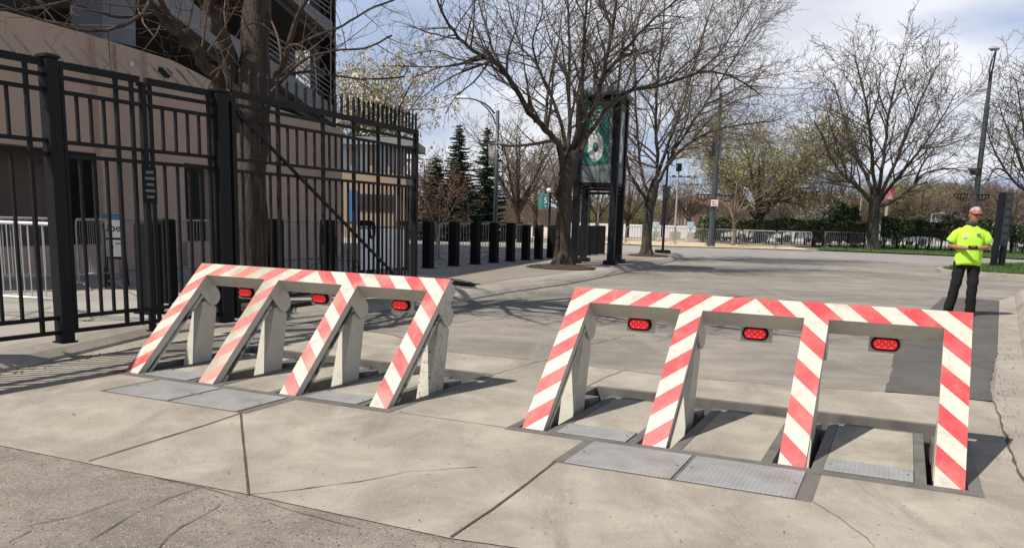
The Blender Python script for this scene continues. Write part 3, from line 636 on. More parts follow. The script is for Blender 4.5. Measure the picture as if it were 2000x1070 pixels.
# ------------------------------------------------------------------ iron fence, gate and bollards
FA = at(128, 668, PV); FB = at(438, 628, PV); fd = (FB - FA); FL = fd.length; fd.normalize(); fn = V((-fd.y, fd.x, 0))   # fn points to the inner side (left)
HB = [.10, .24, 1.75, 1.87, 2.32, 2.45, 2.56]
def fence_panel(label, p0, p1, ts, thick, lean=True):
    """p0,p1 ground ends at post faces; ts picket positions 0..1; thick = indices running the full height"""
    t = thing('iron_fence', label, 'fence', p0, 0, 'iron fences along the pavement')
    d = (p1 - p0); L = d.length; d.normalize(); n = V((-d.y, d.x, 0)); Z = V((0, 0, 1))
    for nm, hs, wd in (('top_rail', (2.56,), .065), ('rail', (2.45,), .036), ('rail', (2.32,), .036), ('rail', (1.87,), .036), ('rail', (1.75,), .036), ('rail', (.24,), .036), ('rail', (.10,), .036)):
        mb = MB()
        for h in hs: mb.bar(p0 + Z * h, p1 + Z * h, .045, wd)
        mb.build(nm, M['iron'], t, p0)
    for i, q in enumerate(ts):
        mb = MB(); b = p0 + d * (L * q)
        if i in thick: mb.bar(b + Z * .09, b + Z * 2.55, .034, .034, d)
        else:
            mb.bar(b + Z * .24, b + Z * 1.76, .026, .026, d)
            mb.bar(b + Z * 1.86, b + Z * 2.33, .026, .026, d)
        mb.build('picket', M['iron'], t, p0)
    if lean:
        k = max(2, int(L / .155))
        for i in range(k):
            b = p0 + d * (L * (i + .5) / k) + Z * 2.58; e = b + n * .27 + Z * .24; mb = MB()
            mb.tube([b - n * .02, b + (e - b) * .86, e], [.013, .013, .002], 5); mb.build('leaning_spike', M['spike'], t, p0)
    return t
def fence_post(label, p, wd, h, name='fence_post', base=True):
    t = thing(name, label, 'fence post', p, 0, 'posts of the iron fence')
    mb = MB(); Z = V((0, 0, 1)); mb.obox(p + Z * h / 2, fd * wd / 2, fn * wd / 2, Z * h / 2); mb.build('shaft', M['iron'], t, p, bevel=.006)
    cp_ = MB(); c = p + Z * (h + .003); q = wd / 2 + .012
    cp_.loft([[c + fd * a * q + fn * b * q + Z * z for a, b in ((-1, -1), (1, -1), (1, 1), (-1, 1))] for z, q in ((0, q), (.02, q), (.04, q * .5))]); cp_.build('cap', M['iron'], t, p)
    if base:
        bp = MB(); c = p + Z * .006; q = wd / 2 + .016; bp.obox(c, fd * q, fn * q, Z * .008); bp.build('base_plate', M['iron'], t, p)
    return t
fence_post('thick black square fence post nearest the camera, joining two iron fence panels', FA, .125, 2.60)
fence_post('thick dark gate post carrying the hinges of the open iron gate', FB, .17, 2.58, 'gate_post')
mid = FA.lerp(FB, .50)
fence_post('slim black post halfway along the iron fence, between two panels', mid, .058, 2.5, base=True)
pa = FA + fd * .066; pm0 = mid - fd * .04; pm1 = mid + fd * .04; pb = FB - fd * .09
fence_panel('black iron fence panel between the thick front post and the slim middle post', pa, pm0, [.06, .22, .38, .54, .70, .90], (0, 4, 5))
fence_panel('black iron fence panel between the slim middle post and the gate post', pm1, pb, [.06, .23, .42, .60, .78, .94], (0, 5))
FZ = FA - fd * 3.6
fence_panel('black iron fence panel cut off by the left edge of the photo', FZ, FA - fd * .066, [1 - .045 - .0525 * i for i in range(18)], (0, 4, 8, 12, 16))
fence_post('black square fence post out at the far left end of the fence', FZ - fd * .07, .125, 2.60)
FY = FZ - fd * 4.0
fence_panel('black iron fence panel beyond the far left post', FY, FZ - fd * .14, [1 - .04 - .048 * i for i in range(19)], (0, 4, 8, 12, 16))

# notice board hung on the fence
nb = thing('notice_sign', 'small dark notice board with pale lettering hung on the iron fence', 'sign', mid + V((0, 0, 1.5)))
m_ = MB(); c = mid + V((0, 0, 1.52)) - fn * .05; m_.obox(c, fd * .085, fn * .006, V((0, 0, .185))); m_.build('board', M['black'], nb, mid + V((0, 0, 1.5)))
for i, (s_, dz) in enumerate((('NO', .12), ('PARKING', .06), ('GATE', 0.0), ('IN USE', -.06), ('24 HRS', -.12))):
    if i > 1: continue
lnm = MB()
for i in range(5):
    q = .06 if i % 2 else .045
    lnm.obox(c - fn * .008 + V((0, 0, .13 - i * .062)), fd * q, fn * .001, V((0, 0, .013)))
lnm.build('lettering', mat('dull_lettering', (.16, .16, .16)), nb, mid + V((0, 0, 1.5)))

# open gate leaf
GA = FB + V((.10, .16, 0)); GE = at(813, 574, PV); gd = (GE - GA); GL = gd.length; gd.normalize(); gn = V((-gd.y, gd.x, 0)); Z = V((0, 0, 1))
g = thing('gate_leaf', 'open black iron gate leaf with upright spear tips and a diagonal brace', 'gate', GA)
for h, wd in ((2.60, .075), (2.48, .036), (2.34, .036), (1.87, .036), (1.74, .036), (.22, .04), (.08, .05)):
    mb = MB(); mb.bar(GA + Z * h, GE + Z * h, .045, wd); mb.build('rail', M['iron_brown'], g, GA)
TT = [0.0, .19, .405, .575, .725, .865, .985]
def spear(b, h):
    mb = MB(); q = .014
    mb.loft([[b + gd * a * q * k + gn * c_ * q * k + Z * z for a, c_ in ((-1, -1), (1, -1), (1, 1), (-1, 1))] for z, k in ((2.63, 1), (2.63 + h - .07, 1), (2.63 + h - .065, 1.35), (2.63 + h, .05))])
    mb.build('spear_tip', M['iron_brown'], g, GA)
for i, q in enumerate(TT):
    mb = MB(); b = GA + gd * GL * q; wd = .07 if i in (0, 6) else .042; mb.bar(b + Z * .03, b + Z * 2.60, wd, wd, gd); mb.build('stile', M['iron_brown'], g, GA); spear(b, .29)
    if i < 6:
        for k in range(4):
            q2 = q + (TT[i + 1] - q) * (k + 1) / 5; b = GA + gd * GL * q2; mb = MB()
            mb.bar(b + Z * .22, b + Z * 1.75, .026, .026, gd); mb.bar(b + Z * 1.86, b + Z * 2.35, .026, .026, gd); mb.build('picket', M['iron_brown'], g, GA); spear(b, .29)
mb = MB(); mb.bar(GA + gd * .05 + Z * 2.40 - gn * .03, GA + gd * (GL * .93) + Z * .10 - gn * .03, .03, .035); mb.build('diagonal_brace', M['iron_brown'], g, GA)
mb = MB(); b = GA + gd * GL * .66 + Z * 1.05
for i in range(26):
    a = i * .55; p = b + gd * (.06 * math.cos(a) + i * .003) + Z * (.12 * math.sin(a)) - gn * .045; p2 = b + gd * (.06 * math.cos(a + .5) + i * .003) + Z * (.12 * math.sin(a + .5)) - gn * .05
    mb.tube([p, p2], .011, 5)
mb.build('chain', M['black'], g, GA)
for h in (.35, 1.95):
    mb = MB(); mb.tube([FB + fd * .1 + Z * (h - .07), FB + fd * .1 + Z * (h + .07)], .035, 8); mb.build('hinge', M['iron'], g, GA)
mb = MB(); mb.bar(GE + Z * 1.02 + gd * .02, GE + Z * 1.02 + gd * .13, .02, .02); mb.bar(GE + Z * 1.02 + gd * .12, GE + Z * .9 + gd * .12, .02, .02); mb.build('latch', M['iron'], g, GA)

# bollards, one row running along the pavement
bp0 = thing('bollard', '', 'bollard', (0, 0, 0), math.atan2(1.06, .485), 'black square bollards along the pavement')
mb = MB(); hw = .108
mb.loft([[(a * (hw - e), b * (hw - e), z) for a, b in ((-1, -1), (1, -1), (1, 1), (-1, 1))] for z, e in ((0, 0), (1.09, 0), (1.11, .012), (1.112, .03))]); mb.build('shaft', M['bollard'], bp0)
mb = MB(); mb.box((-.14, -.14, 0), (.14, .14, .02)); mb.build('foot_plate', M['black'], bp0)
B0, B1 = at(836, 523.6, PV), at(1051.5, 506, PV); bdir = (B1 - B0)
def row_at(px):
    n = ray(px, 510).cross(UP); A = V((0, 0, CAMH)); k = (A - B0).dot(n) / bdir.dot(n); return B0 + bdir * k
spots = [(295, 'black bollard behind the fence notice, leftmost one visible between the iron pickets'),
         (326, 'black bollard just right of the fence notice, behind the iron pickets'),
         (540, 'black bollard behind the gate leaf, directly right of the big dark tree trunk'),
         (641, 'black bollard behind the gate leaf where the diagonal brace crosses its top'),
         (714, 'black bollard behind the gate leaf, standing by the white panel'),
         (786, 'black bollard behind the free end of the gate leaf')]
free = [836, 886, 928, 964, 996.5, 1026.5, 1051.5, 1075.5]
for i, px in enumerate(free): spots.append((px, f'{ORD[i]} black bollard to the right of the open gate, before the forked tree'))
spots += [(1146, 'black bollard framed by the tower legs, leftmost of the three'), (1160, 'black bollard framed by the tower legs, middle of the three'), (1174, 'black bollard framed by the tower legs, rightmost of the three'), (1131, 'black bollard mostly hidden behind the left tower leg')]
first = True
for px, lab in spots:
    p = row_at(px)
    if px in (295, 326): p = at(px, 612 if px == 295 else 590, PV)
    sc_ = 1.03 if px < 1000 else .98
    if first: bp0.location = p; bp0['label'] = lab; first = False
    else: dup(bp0, p, None, lab, (1, 1, sc_))
# second, distant row across the street
db = MB(); db.loft([[(a * .2, b * .2, z) for a, b in ((-1, -1), (1, -1), (1, 1), (-1, 1))] for z in (0, 1.15)])
dbo = None
for i, px in enumerate((823, 856, 917, 949, 983, 1015)):
    p = at(px, 473, .02)
    o = db.build('bollard', M['bollard']) if dbo is None else dbo.copy()
    if dbo is None: dbo = o
    else: col.objects.link(o)
    o.location = p; tag(o, f'small distant black bollard across the street, {ORD[i]} from the left', 'bollard', 'distant bollards across the street')

# ------------------------------------------------------------------ crowd barricades
def make_barricade(m):
    t = thing('barricade', '', 'barricade', (0, 0, 0), 0)
    fr = MB(); L = 2.2; r = .02; c = .12; pts = [(-L / 2, 0, .10), (-L / 2, 0, 1.08 - c)]
    for k in range(1, 5): a = math.pi / 2 * k / 5; pts.append((-L / 2 + c * (1 - math.cos(a)), 0, 1.08 - c + c * math.sin(a)))
    pts += [(-L / 2 + c, 0, 1.08), (L / 2 - c, 0, 1.08)]
    for k in range(1, 5): a = math.pi / 2 * k / 5; pts.append((L / 2 - c + c * math.sin(a), 0, 1.08 - c + c * math.cos(a)))
    pts += [(L / 2, 0, 1.08 - c), (L / 2, 0, .10)]
    fr.tube(pts, r, 8); fr.tube([(-L / 2, 0, .24), (L / 2, 0, .24)], r, 8); fr.build('frame', m, t, smooth=True)
    bs = MB()
    for i in range(17): x = -L / 2 + L * (i + 1) / 18; bs.tube([(x, 0, .24), (x, 0, 1.08)], .0085, 5)
    bs.build('bars', m, t)
    for sx in (-1, 1):
        ft = MB(); x = sx * (L / 2 - .04); ft.tube([(x, -.28, .02), (x, -.18, .09), (x, 0, .12), (x, .18, .09), (x, .28, .02)], .018, 6); ft.build('foot', m, t)
    return t
bpro = {}
def barricade(p0, p1, label, group, m='galv', h=1.0, z=None):
    a, b = V(p0), V(p1)
    c = (a + b) / 2; L = (b - a).length; rz = math.atan2(b.y - a.y, b.x - a.x)
    if m not in bpro:
        bpro[m] = make_barricade(M[m]); t = bpro[m]; t.location = c; t.rotation_euler.z = rz; t.scale = (L / 2.2, 1, h)
    else: t = dup(bpro[m], c, rz, None, (L / 2.2, 1, h))
    t['label'] = label; t['group'] = group; return t
g1 = 'crowd barricades inside the fence'
barricade(at(-95, 612, PV), at(150, 628, PV), 'sunlit bright steel barricade just behind the left end of the fence', g1, 'bright')
barricade(at(-160, 575, PV), at(138, 566, PV), 'dull steel barricade standing farther back at the far left', g1)
barricade(at(155, 566, PV), at(222, 562, PV), 'short steel barricade left of the white letter board', g1)
barricade(at(236, 556, PV), at(332, 550, PV), 'steel barricade directly right of the white letter board', g1)
barricade(at(338, 550, PV), at(446, 544, PV), 'steel barricade behind the fence, next to the gate post', g1)
barricade(at(505, 531, PV), at(625, 525, PV), 'steel barricade seen through the left half of the gate leaf', g1)
barricade(at(628, 526, PV), at(700, 532, PV), 'steel barricade seen through the middle of the gate leaf', g1)
g2 = 'crowd barricades behind the row of bollards'
barricade(at(795, 512, PV), at(852, 508, PV), 'steel barricade behind the first free bollard', g2)
barricade(at(857, 513, PV), at(958, 507, PV), 'long steel barricade behind the second and third free bollards', g2)
barricade(at(962, 508, PV), at(1043, 503, PV), 'steel barricade behind the fourth to sixth free bollards', g2)
g3 = 'crowd barricades along the far side of the street'
far_b = [((1222, 477), (1317, 477)), ((1320, 479), (1382, 480)), ((1386, 481), (1446, 482.5)), ((1448, 483), (1513, 486)), ((1516, 486), (1583, 488.5)), ((1610, 484.5), (1676, 484.5)), ((1679, 485), (1718, 485)), ((1721, 485), (1797, 485)), ((1800, 485.5), (1872, 487)), ((1876, 487.5), (1973, 491)), ((1976, 491.5), (2050, 495))]
names = ['left of the twin pole at the corner', 'left of the banner lamp post', 'behind the banner lamp post and sapling', 'under the pale green tree', 'last before the gap by the grass', 'first after the gap, starting on the grass', 'hidden partly by the right tree trunk', 'right of the right tree trunk', 'left of the man in yellow', 'behind the man in yellow', 'at the right edge beside the black sign']
for (a, b), nm in zip(far_b, names): barricade(at(*a, .05), at(*b, .05), 'far steel barricade across the street, ' + nm, g3, 'galv', .97)

# white board barrier and letter board behind the fence
wp = thing('panel_barrier', 'white board barrier standing behind the right half of the gate leaf', 'barrier', at(705, 541, PV))
a, b = at(705, 541, PV), at(790, 534, PV); d = (b - a).normalized(); n = V((-d.y, d.x, 0)); L = (b - a).length
mb = MB(); mb.obox((a + b) / 2 + Z * .56, d * L / 2, n * .02, Z * .42); mb.build('panel', M['white'], wp, a, bevel=.005)
mb = MB(); mb.tube([a + Z * 1.02, b + Z * 1.02], .025, 8); mb.build('top_rail', M['galv'], wp, a)
for q in (.1, .9):
    mb = MB(); c = a.lerp(b, q); mb.tube([c + Z * 1.02, c], .02, 6); mb.bar(c + n * .3, c - n * .3, .05, .03); mb.build('leg', M['galv'], wp, a)
ab = thing('letter_board', 'white letter board with dark edging leaning behind the fence pickets', 'sign', at(228, 560, PV), 0)
o_ = at(228, 562, PV); xdir = (at(248, 562, PV) - at(208, 562, PV)).normalized(); yd = V((-xdir.y, xdir.x, 0))
W2 = (at(248, 562, PV) - at(208, 562, PV)).length / 2
def brd(z0, z1, y, wd, m, nm, thick=.012):
    mb = MB(); mb.obox(o_ + Z * (z0 + z1) / 2 + yd * y, xdir * wd, yd * thick, Z * (z1 - z0) / 2); return mb.build(nm, m, ab, at(228, 560, PV))
brd(.46, 1.16, .0, W2, M['black'], 'edging'); 
fc = brd(.80, 1.08, -.016, W2 * .92, M['sign_white'], 'face', .006); brd(.50, .765, -.016, W2 * .92, M['sign_white'], 'face', .006); brd(1.09, 1.15, -.016, W2 * .95, M['blue'], 'header', .006)
text('Uber', .17, M['black'], 'lettering', ab, frame(o_ - at(228, 560, PV) + Z * .95 - yd * .026, xdir, -yd))
mb = MB(); q = o_ - yd * .026
mb.tube([q + xdir * -.06 + Z * .70, q + xdir * -.02 + Z * .66, q + xdir * -.04 + Z * .60, q + xdir * -.07 + Z * .57], .011, 6); mb.bar(q + xdir * .02 + Z * .71, q + xdir * .12 + Z * .71, .008, .014); mb.build('arrow', M['black'], ab, at(228, 560, PV))
for sx in (-1, 1):
    mb = MB(); mb.bar(o_ + xdir * sx * W2 * .9 + Z * 1.1, o_ + xdir * sx * W2 * .95 - yd * .10, .03, .03); mb.bar(o_ + xdir * sx * W2 * .9 + Z * 1.1, o_ + xdir * sx * W2 * .95 + yd * .35, .03, .03); mb.build('leg', M['black'], ab, at(228, 560, PV))

# coil of loose black cable on the kerb
cb_o = at(900, 561, PV); mb = MB(); r = random.Random(3)
for i in range(9):
    rr = r.uniform(.08, .22); c = cb_o + V((r.uniform(-.08, .1), r.uniform(-.06, .06), .02 + r.uniform(0, .04))); t_ = r.uniform(-.5, .5); pts = []
    for k in range(15): a = k * 6.28 / 14 * r.uniform(.95, 1.02); pts.append(c + V((rr * math.cos(a) * 1.3, rr * math.sin(a) * .7, abs(rr * math.sin(a * .5 + t_) * (.55 if i < 3 else .15)))))
    mb.tube(pts, .008, 5)
tag(mb.build('cable_coil', M['black'], None, cb_o), 'tangled coil of black cable lying on the kerb by the left barrier', 'cable')

# ------------------------------------------------------------------ stadium with its ramp
W0 = at(0, 548, PV); W1 = at(660, 499, PV); wd_ = (W1 - W0).normalized(); wn = V((-wd_.y, wd_.x, 0))      # wn points away (inside)
def wpt(px, py, off=0.0):
    n = wn; q = W0 + wn * off; dr = ray(px, py); C = V((0, 0, CAMH)); return C + dr * ((q - C).dot(n) / dr.dot(n))
sb = thing('stadium_building', 'tan stadium ramp building with a sloping curved wall top and dark upper storeys', 'building', W0)
def ribbon(mb, pts_top, zb, off, thick=.35, mi=0):
    """vertical wall whose top follows the pixel profile"""
    top = [wpt(x, y, off) for x, y in pts_top]
    for a, b in zip(top[:-1], top[1:]):
        a0, b0 = V((a.x, a.y, zb)), V((b.x, b.y, zb)); w = wn * thick
        mb.add([a0, b0, b, a, a0 + w, b0 + w, b + w, a + w], [(0, 1, 2, 3), (5, 4, 7, 6), (3, 2, 6, 7), (0, 4, 5, 1), (1, 5, 6, 2), (4, 0, 3, 7)], mi)
topc = [(-420, -90), (-250, -55), (-120, -12), (0, 20), (60, 36), (140, 58), (220, 82), (280, 101), (335, 118), (380, 140), (430, 168), (480, 190), (540, 212), (600, 232), (668, 254)]
def top_y(x):
    for (x0, y0), (x1, y1) in zip(topc[:-1], topc[1:]):
        if x0 <= x <= x1: return y0 + (y1 - y0) * (x - x0) / (x1 - x0)
ZO = wpt(100, 288).z - .02                  # opening head height
segs = [(-420, 16, True), (16, 205, True), (205, 300, False), (300, 318, False), (318, 352, False), (352, 418, True), (418, 668, False)]
mbw = MB()
def seg_pts(a, b): return [(a, top_y(a))] + [p for p in topc if a < p[0] < b] + [(b, top_y(b))]
for a, b, opening in segs:
    ribbon(mbw, seg_pts(a, b), ZO if opening else PV, 0)
mbw.build('outer_wall', M['tan_wall'], sb, W0)
mbw = MB()
for a, b in ((-420, 205), (352, 418)):
    A, B = wpt(a, 500), wpt(b, 500); q = MB
    A = V((A.x, A.y, PV)); B = V((B.x, B.y, PV)); mbw.add([A, B, B + Z * .55, A + Z * .55, A + wn * .3, B + wn * .3, B + wn * .3 + Z * .55, A + wn * .3 + Z * .55], [(0, 1, 2, 3), (3, 2, 6, 7), (5, 4, 7, 6), (1, 5, 6, 2), (4, 0, 3, 7)])
mbw.build('low_wall', M['tan_wall'], sb, W0)
for px in (238, 205, 300):
    A = wpt(px, 400); pl_ = MB(); tp = wpt(px, top_y(px) + 3).z
    pl_.obox(V((A.x, A.y, (PV + tp) / 2)) - wn * (.06 if px != 238 else .012), wd_ * (.16 if px != 238 else .02), wn * .06, Z * (tp - PV) / 2)
    pl_.build('pilaster' if px != 238 else 'downpipe', M['tan_wall'], sb, W0)
def slabbox(mb, pa_, pb_, z0, z1, o0, o1):
    A, B = pa_, pb_
    c = [V((p.x, p.y, 0)) + wn * o for o in (o0, o1) for p in (A, B)]
    mb.add([c[0] + Z * z0, c[1] + Z * z0, c[3] + Z * z0, c[2] + Z * z0, c[0] + Z * z1, c[1] + Z * z1, c[3] + Z * z1, c[2] + Z * z1], [(3, 2, 1, 0), (4, 5, 6, 7), (0, 1, 5, 4), (1, 2, 6, 5), (2, 3, 7, 6), (3, 0, 4, 7)])
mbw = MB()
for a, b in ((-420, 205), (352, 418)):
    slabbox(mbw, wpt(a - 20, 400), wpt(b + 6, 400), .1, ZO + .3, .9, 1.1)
mbw.build('recess_wall', mat('recess_shade', (.13, .10, .082), .95, .25, .8), sb, W0)  # panel added behind the openings, their shade put into its brown
# dark inside and upper floors; unseen height and near end sized for their shadow
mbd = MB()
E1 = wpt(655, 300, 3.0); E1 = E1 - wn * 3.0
S1 = wpt(-420, 300); S1 = S1 - wd_ * max(0.0, (S1.y - 8.0) / wd_.y)  # near end carried out of view to shade the inner barricades
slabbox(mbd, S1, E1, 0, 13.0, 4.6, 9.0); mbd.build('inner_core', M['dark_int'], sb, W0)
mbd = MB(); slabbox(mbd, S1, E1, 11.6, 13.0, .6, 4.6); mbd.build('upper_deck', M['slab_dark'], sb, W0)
def band(pts, off, deep, m, nm):
    q = [wpt(x, y, off) for x, y in pts]; mb = MB(); mb.prism(q, wn * deep); return mb.build(nm, m, sb, W0)
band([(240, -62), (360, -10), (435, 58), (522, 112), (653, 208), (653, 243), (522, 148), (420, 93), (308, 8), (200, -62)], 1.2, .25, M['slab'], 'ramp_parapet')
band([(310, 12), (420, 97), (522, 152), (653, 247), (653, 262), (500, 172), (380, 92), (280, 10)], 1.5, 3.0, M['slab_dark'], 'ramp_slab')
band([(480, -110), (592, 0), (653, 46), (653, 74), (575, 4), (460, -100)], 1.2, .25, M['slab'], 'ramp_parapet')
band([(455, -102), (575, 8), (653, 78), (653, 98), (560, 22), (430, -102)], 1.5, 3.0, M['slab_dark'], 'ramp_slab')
band([(200, -140), (264, -140), (265, 92), (201, 76)], 1.0, .8, M['steel_col'], 'column')
band([(631, -140), (652, -140), (652, 225), (633, 212)], 1.6, .5, M['steel_col'], 'column')
band([(652, -140), (656, -140), (656, 262), (653, 258)], 1.15, .5, M['black'], 'edge_post')
rl = MB()
for dy in (10, 20, 30, 40, 52):
    rl.tube([wpt(470, 74 - dy, 1.3), wpt(522, 112 - dy, 1.3), wpt(650, 206 - dy, 1.3)], .018, 5)
    rl.tube([wpt(540, -45 - dy, 1.3), wpt(592, -2 - dy, 1.3), wpt(650, 42 - dy, 1.3)], .018, 5)
rl.build('railing', M['pole_grey'], sb, W0)
mb = MB(); mb.tube([wpt(646, -140, 1.1), wpt(646, 215, 1.1)], .02, 6); mb.build('conduit', M['pole_grey'], sb, W0)
mb = MB(); mb.prism([wpt(x, y, -.03) for x, y in ((301, 139), (310, 131), (326, 133), (337, 143), (331, 153), (318, 151))], wn * .05); mb.build('dark_wall_patch', M['black'], sb, W0)  # dark ragged patch on the wall face
mb = MB(); mb.prism([wpt(x, y, -.06) for x, y in ((256, 121), (260, 121), (261, 130), (257, 130))], wn * .05); mb.build('wall_lamp', M['sign_white'], sb, W0)

# booth building beyond the gate
Yb = 46; bz = thing('booth_building', 'low tan building with wide pale windows behind the gate leaf', 'building', (gx(668, Yb), Yb, 0))
bo = V((gx(668, Yb), Yb, 0)); x0, x1 = gx(655, Yb), gx(792, Yb); zt = zY(700, 268, Yb); zw0, zw1 = zY(700, 336, Yb), zY(700, 285, Yb)
mb = MB(); mb.box((x0, Yb, 0), (x1, Yb + 6, zw0)); mb.build('lower_wall', M['tan_wall2'], bz, bo)
mb = MB(); mb.box((x0 - .3, Yb - .4, zw1 + .05), (x1 + .4, Yb + 6, zt)); mb.build('roof', M['slab'], bz, bo)
for i in range(4):
    xa = x0 + (x1 - x0) * i / 4 + .12; xb = x0 + (x1 - x0) * (i + 1) / 4 - .12
    mb = MB(); mb.box((xa, Yb + .25, zw0 + .003), (xb, Yb + .3, zw1 + .045)); f = mb.build('window', M['glass'], bz, bo)
for i in range(5):
    xa = x0 + (x1 - x0) * i / 4 - .12 + .0; mb = MB(); mb.box((xa + (.12 if i == 0 else 0), Yb + .01, zw0 + .002), (xa + (.24 if i < 4 else .12), Yb + .35, zw1 + .047)); mb.build('mullion', M['tan_wall2'], bz, bo)
mb = MB(); xa = gx(690, Yb); mb.box((xa - .2, Yb - .06, zY(690, 432, Yb)), (xa + .2, Yb - .005, zY(690, 372, Yb))); mb.build('banner', M['blue'], bz, bo)
mb = MB(); xa = gx(735, Yb); mb.box((xa - .9, Yb - .05, zY(735, 412, Yb)), (xa + .9, Yb - .004, zY(735, 380, Yb))); mb.build('doorway', M['dark_int'], bz, bo)

# ------------------------------------------------------------------ gate tower sign
TA = at(1192, 517, PV); th = R(18.4); TS = 1.114
tx = V((-math.cos(th), math.sin(th), 0)); ty = V((math.sin(th), math.cos(th), 0))    # along left face, along right face (both away)
tw_ = thing('gate_tower', 'tall black steel gate tower with green panels numbered six and a pyramid roof', 'sign tower', TA)
zp0 = rY(1192, 358, TA.y).z - 0; zp1 = rY(1192, 197, TA.y).z; ze = rY(1192, 186, TA.y).z; za = rY(1165, 163, TA.y + .6).z
corners = [TA, TA + tx * TS, TA + tx * TS + ty * TS, TA + ty * TS]
for c in corners:
    mb = MB(); mb.obox(V((c.x, c.y, (PV + .08 + ze) / 2)), tx * .10, ty * .10, Z * (ze - PV - .08) / 2); lg_ = mb.build('leg', M['tower'], tw_, TA, bevel=.006)
    mb = MB(); mb.obox(V((c.x, c.y, PV + .06)), tx * .19, ty * .19, Z * .07); mb.build('plinth', M['tower'], lg_, TA, bevel=.01)
def rails(z, wd):
    for a, b in zip(corners, corners[1:] + corners[:1]):
        mb = MB(); mb.bar(V((a.x, a.y, z)), V((b.x, b.y, z)), wd, wd); mb.build('cross_rail', M['tower'], tw_, TA)
rails(zp0 - .04, .10); rails(zp0 - .16, .04); rails(zp0 - .28, .04); rails(zp1 + .06, .12)
def panel(a, b, nrm, label):
    d = (b - a); L = d.length - .20; d.normalize(); c = (a + b) / 2; zc = (zp0 + zp1) / 2; hh = (zp1 - zp0) / 2 - .02
    mb = MB(); mb.obox(V((c.x, c.y, zc)), d * L / 2, nrm * .03, Z * hh); pn = mb.build('panel', M['sign_grey'], tw_, TA)
    mb = MB(); gw = L * .43
    mb.obox(V((c.x, c.y, zc + hh * .17)) + nrm * .032 - d * L * .05, d * gw, nrm * .004, Z * hh * .76); mb.build('green_field', M['sign_green'], pn, TA)
    mb = MB(); mb.obox(V((c.x, c.y, zc - hh * .76)) + nrm * .033, d * (L * .47), nrm * .003, Z * hh * .20); mb.build('faded_base', M['sign_greygreen'], pn, TA)
    o = V((c.x, c.y, 0)) - TA + nrm * .040 - d * L * .05
    text('GATE', L * .26, M['letters'], 'lettering', pn, frame(o + Z * (zc + hh * .72), d, nrm), bold=.006)
    text('6', L * 1.12, M['letters'], 'numeral', pn, frame(o + Z * (zc + hh * .04), d, nrm) @ Matrix.Diagonal((.95, 1.75, 1, 1)), bold=.03)
panel(TA + tx * TS, TA, -ty, 'left'); panel(TA, TA + ty * TS, -tx, 'right')
panel(corners[2], corners[1], tx, 'back'); panel(corners[3], corners[2], ty, 'back')
cc = (corners[0] + corners[2]) / 2; ov = TS / 2 + .20
mb = MB(); ring = [cc + tx * a * ov + ty * b * ov for a, b in ((-1, -1), (1, -1), (1, 1), (-1, 1))]
mb.loft([[V((p.x, p.y, ze)) for p in ring], [V((p.x, p.y, ze + .10)) for p in ring], [V((p.x, p.y, 0)).lerp(V((cc.x, cc.y, 0)), .12) + Z * (ze + .11) for p in ring], [V((p.x, p.y, 0)).lerp(V((cc.x, cc.y, 0)), .93) + Z * (za) for p in ring]]); mb.build('roof', M['roof'], tw_, TA)

# ------------------------------------------------------------------ posts, lamps and signs
def lerp_tube(pts, rads, n=10): m = MB(); m.tube(pts, rads, n); return m
# lamp post with two club banners
LB = at(966, 486, .02); t = thing('street_lamp', 'slender grey street lamp with two dark banners behind the bollards', 'street lamp', LB)
ztop = rY(968, 217, LB.y).z
lerp_tube([LB, LB + Z * ztop], [.11, .07]).build('pole', M['pole'], t, LB, smooth=True)
pa_, pb_, pc_ = rY(966, 222, LB.y), rY(945, 202, LB.y - .2), rY(911, 192, LB.y - .4)
lerp_tube([pa_, rY(955, 209, LB.y - .1), pb_, rY(928, 195, LB.y - .3), pc_], [.045, .04, .04, .035, .03], 6).build('arm', M['pole'], t, LB, smooth=True)
lerp_tube([rY(968, 243, LB.y), rY(963, 228, LB.y), rY(953, 214, LB.y - .15), rY(938, 200, LB.y - .25)], [.03, .03, .03, .025], 6).build('arm_stay', M['pole'], t, LB, smooth=True)
mb = MB(); q = pc_; mb.loft([[q + V((dx, dy * s, dz)) for dy, dz in ((-1, 0), (-.7, .06), (0, .09), (.7, .06), (1, 0), (0, -.05))] for dx, s in ((.12, .05), (-.05, .13), (-.35, .14), (-.5, .05))]); mb.build('lamp_head', M['sign_white'], t, LB)
def lbanner(xa, xb, ya, yb, m, nm):
    A, B = rY(xa, ya, LB.y), rY(xb, yb, LB.y); mb = MB(); n = 6; fr_, bk_ = [], []
    for k in range(n + 1):
        z = A.z + (B.z - A.z) * k / n; wv = .04 * math.sin(k * 1.3 + xa)
        for x in (A.x, B.x): fr_.append(V((x, LB.y + wv - .012, z))); bk_.append(V((x, LB.y + wv + .012, z)))
    mb.v = fr_ + bk_; o = len(fr_)
    for k in range(n):
        a = 2 * k; mb.f += [[a, a + 2, a + 3, a + 1], [o + a, o + a + 1, o + a + 3, o + a + 2], [a, o + a, o + a + 2, a + 2], [a + 1, a + 3, o + a + 3, o + a + 1]]; mb.m += [0] * 4
    mb.f += [[0, 1, o + 1, o], [2 * n, o + 2 * n, o + 2 * n + 1, 2 * n + 1]]; mb.m += [0, 0]
    return mb.build(nm, m, t, LB), A, B
b1, A, B = lbanner(972, 982, 277, 316, M['banner_k'], 'banner'); b2, _, _ = lbanner(955, 966, 276, 322, M['banner_pic'], 'banner')
b1['label'] = 'black banner with white club script'; b2['label'] = 'dark banner with a player picture'
cx = (A.x + B.x) / 2; hgt_ = A.z - B.z
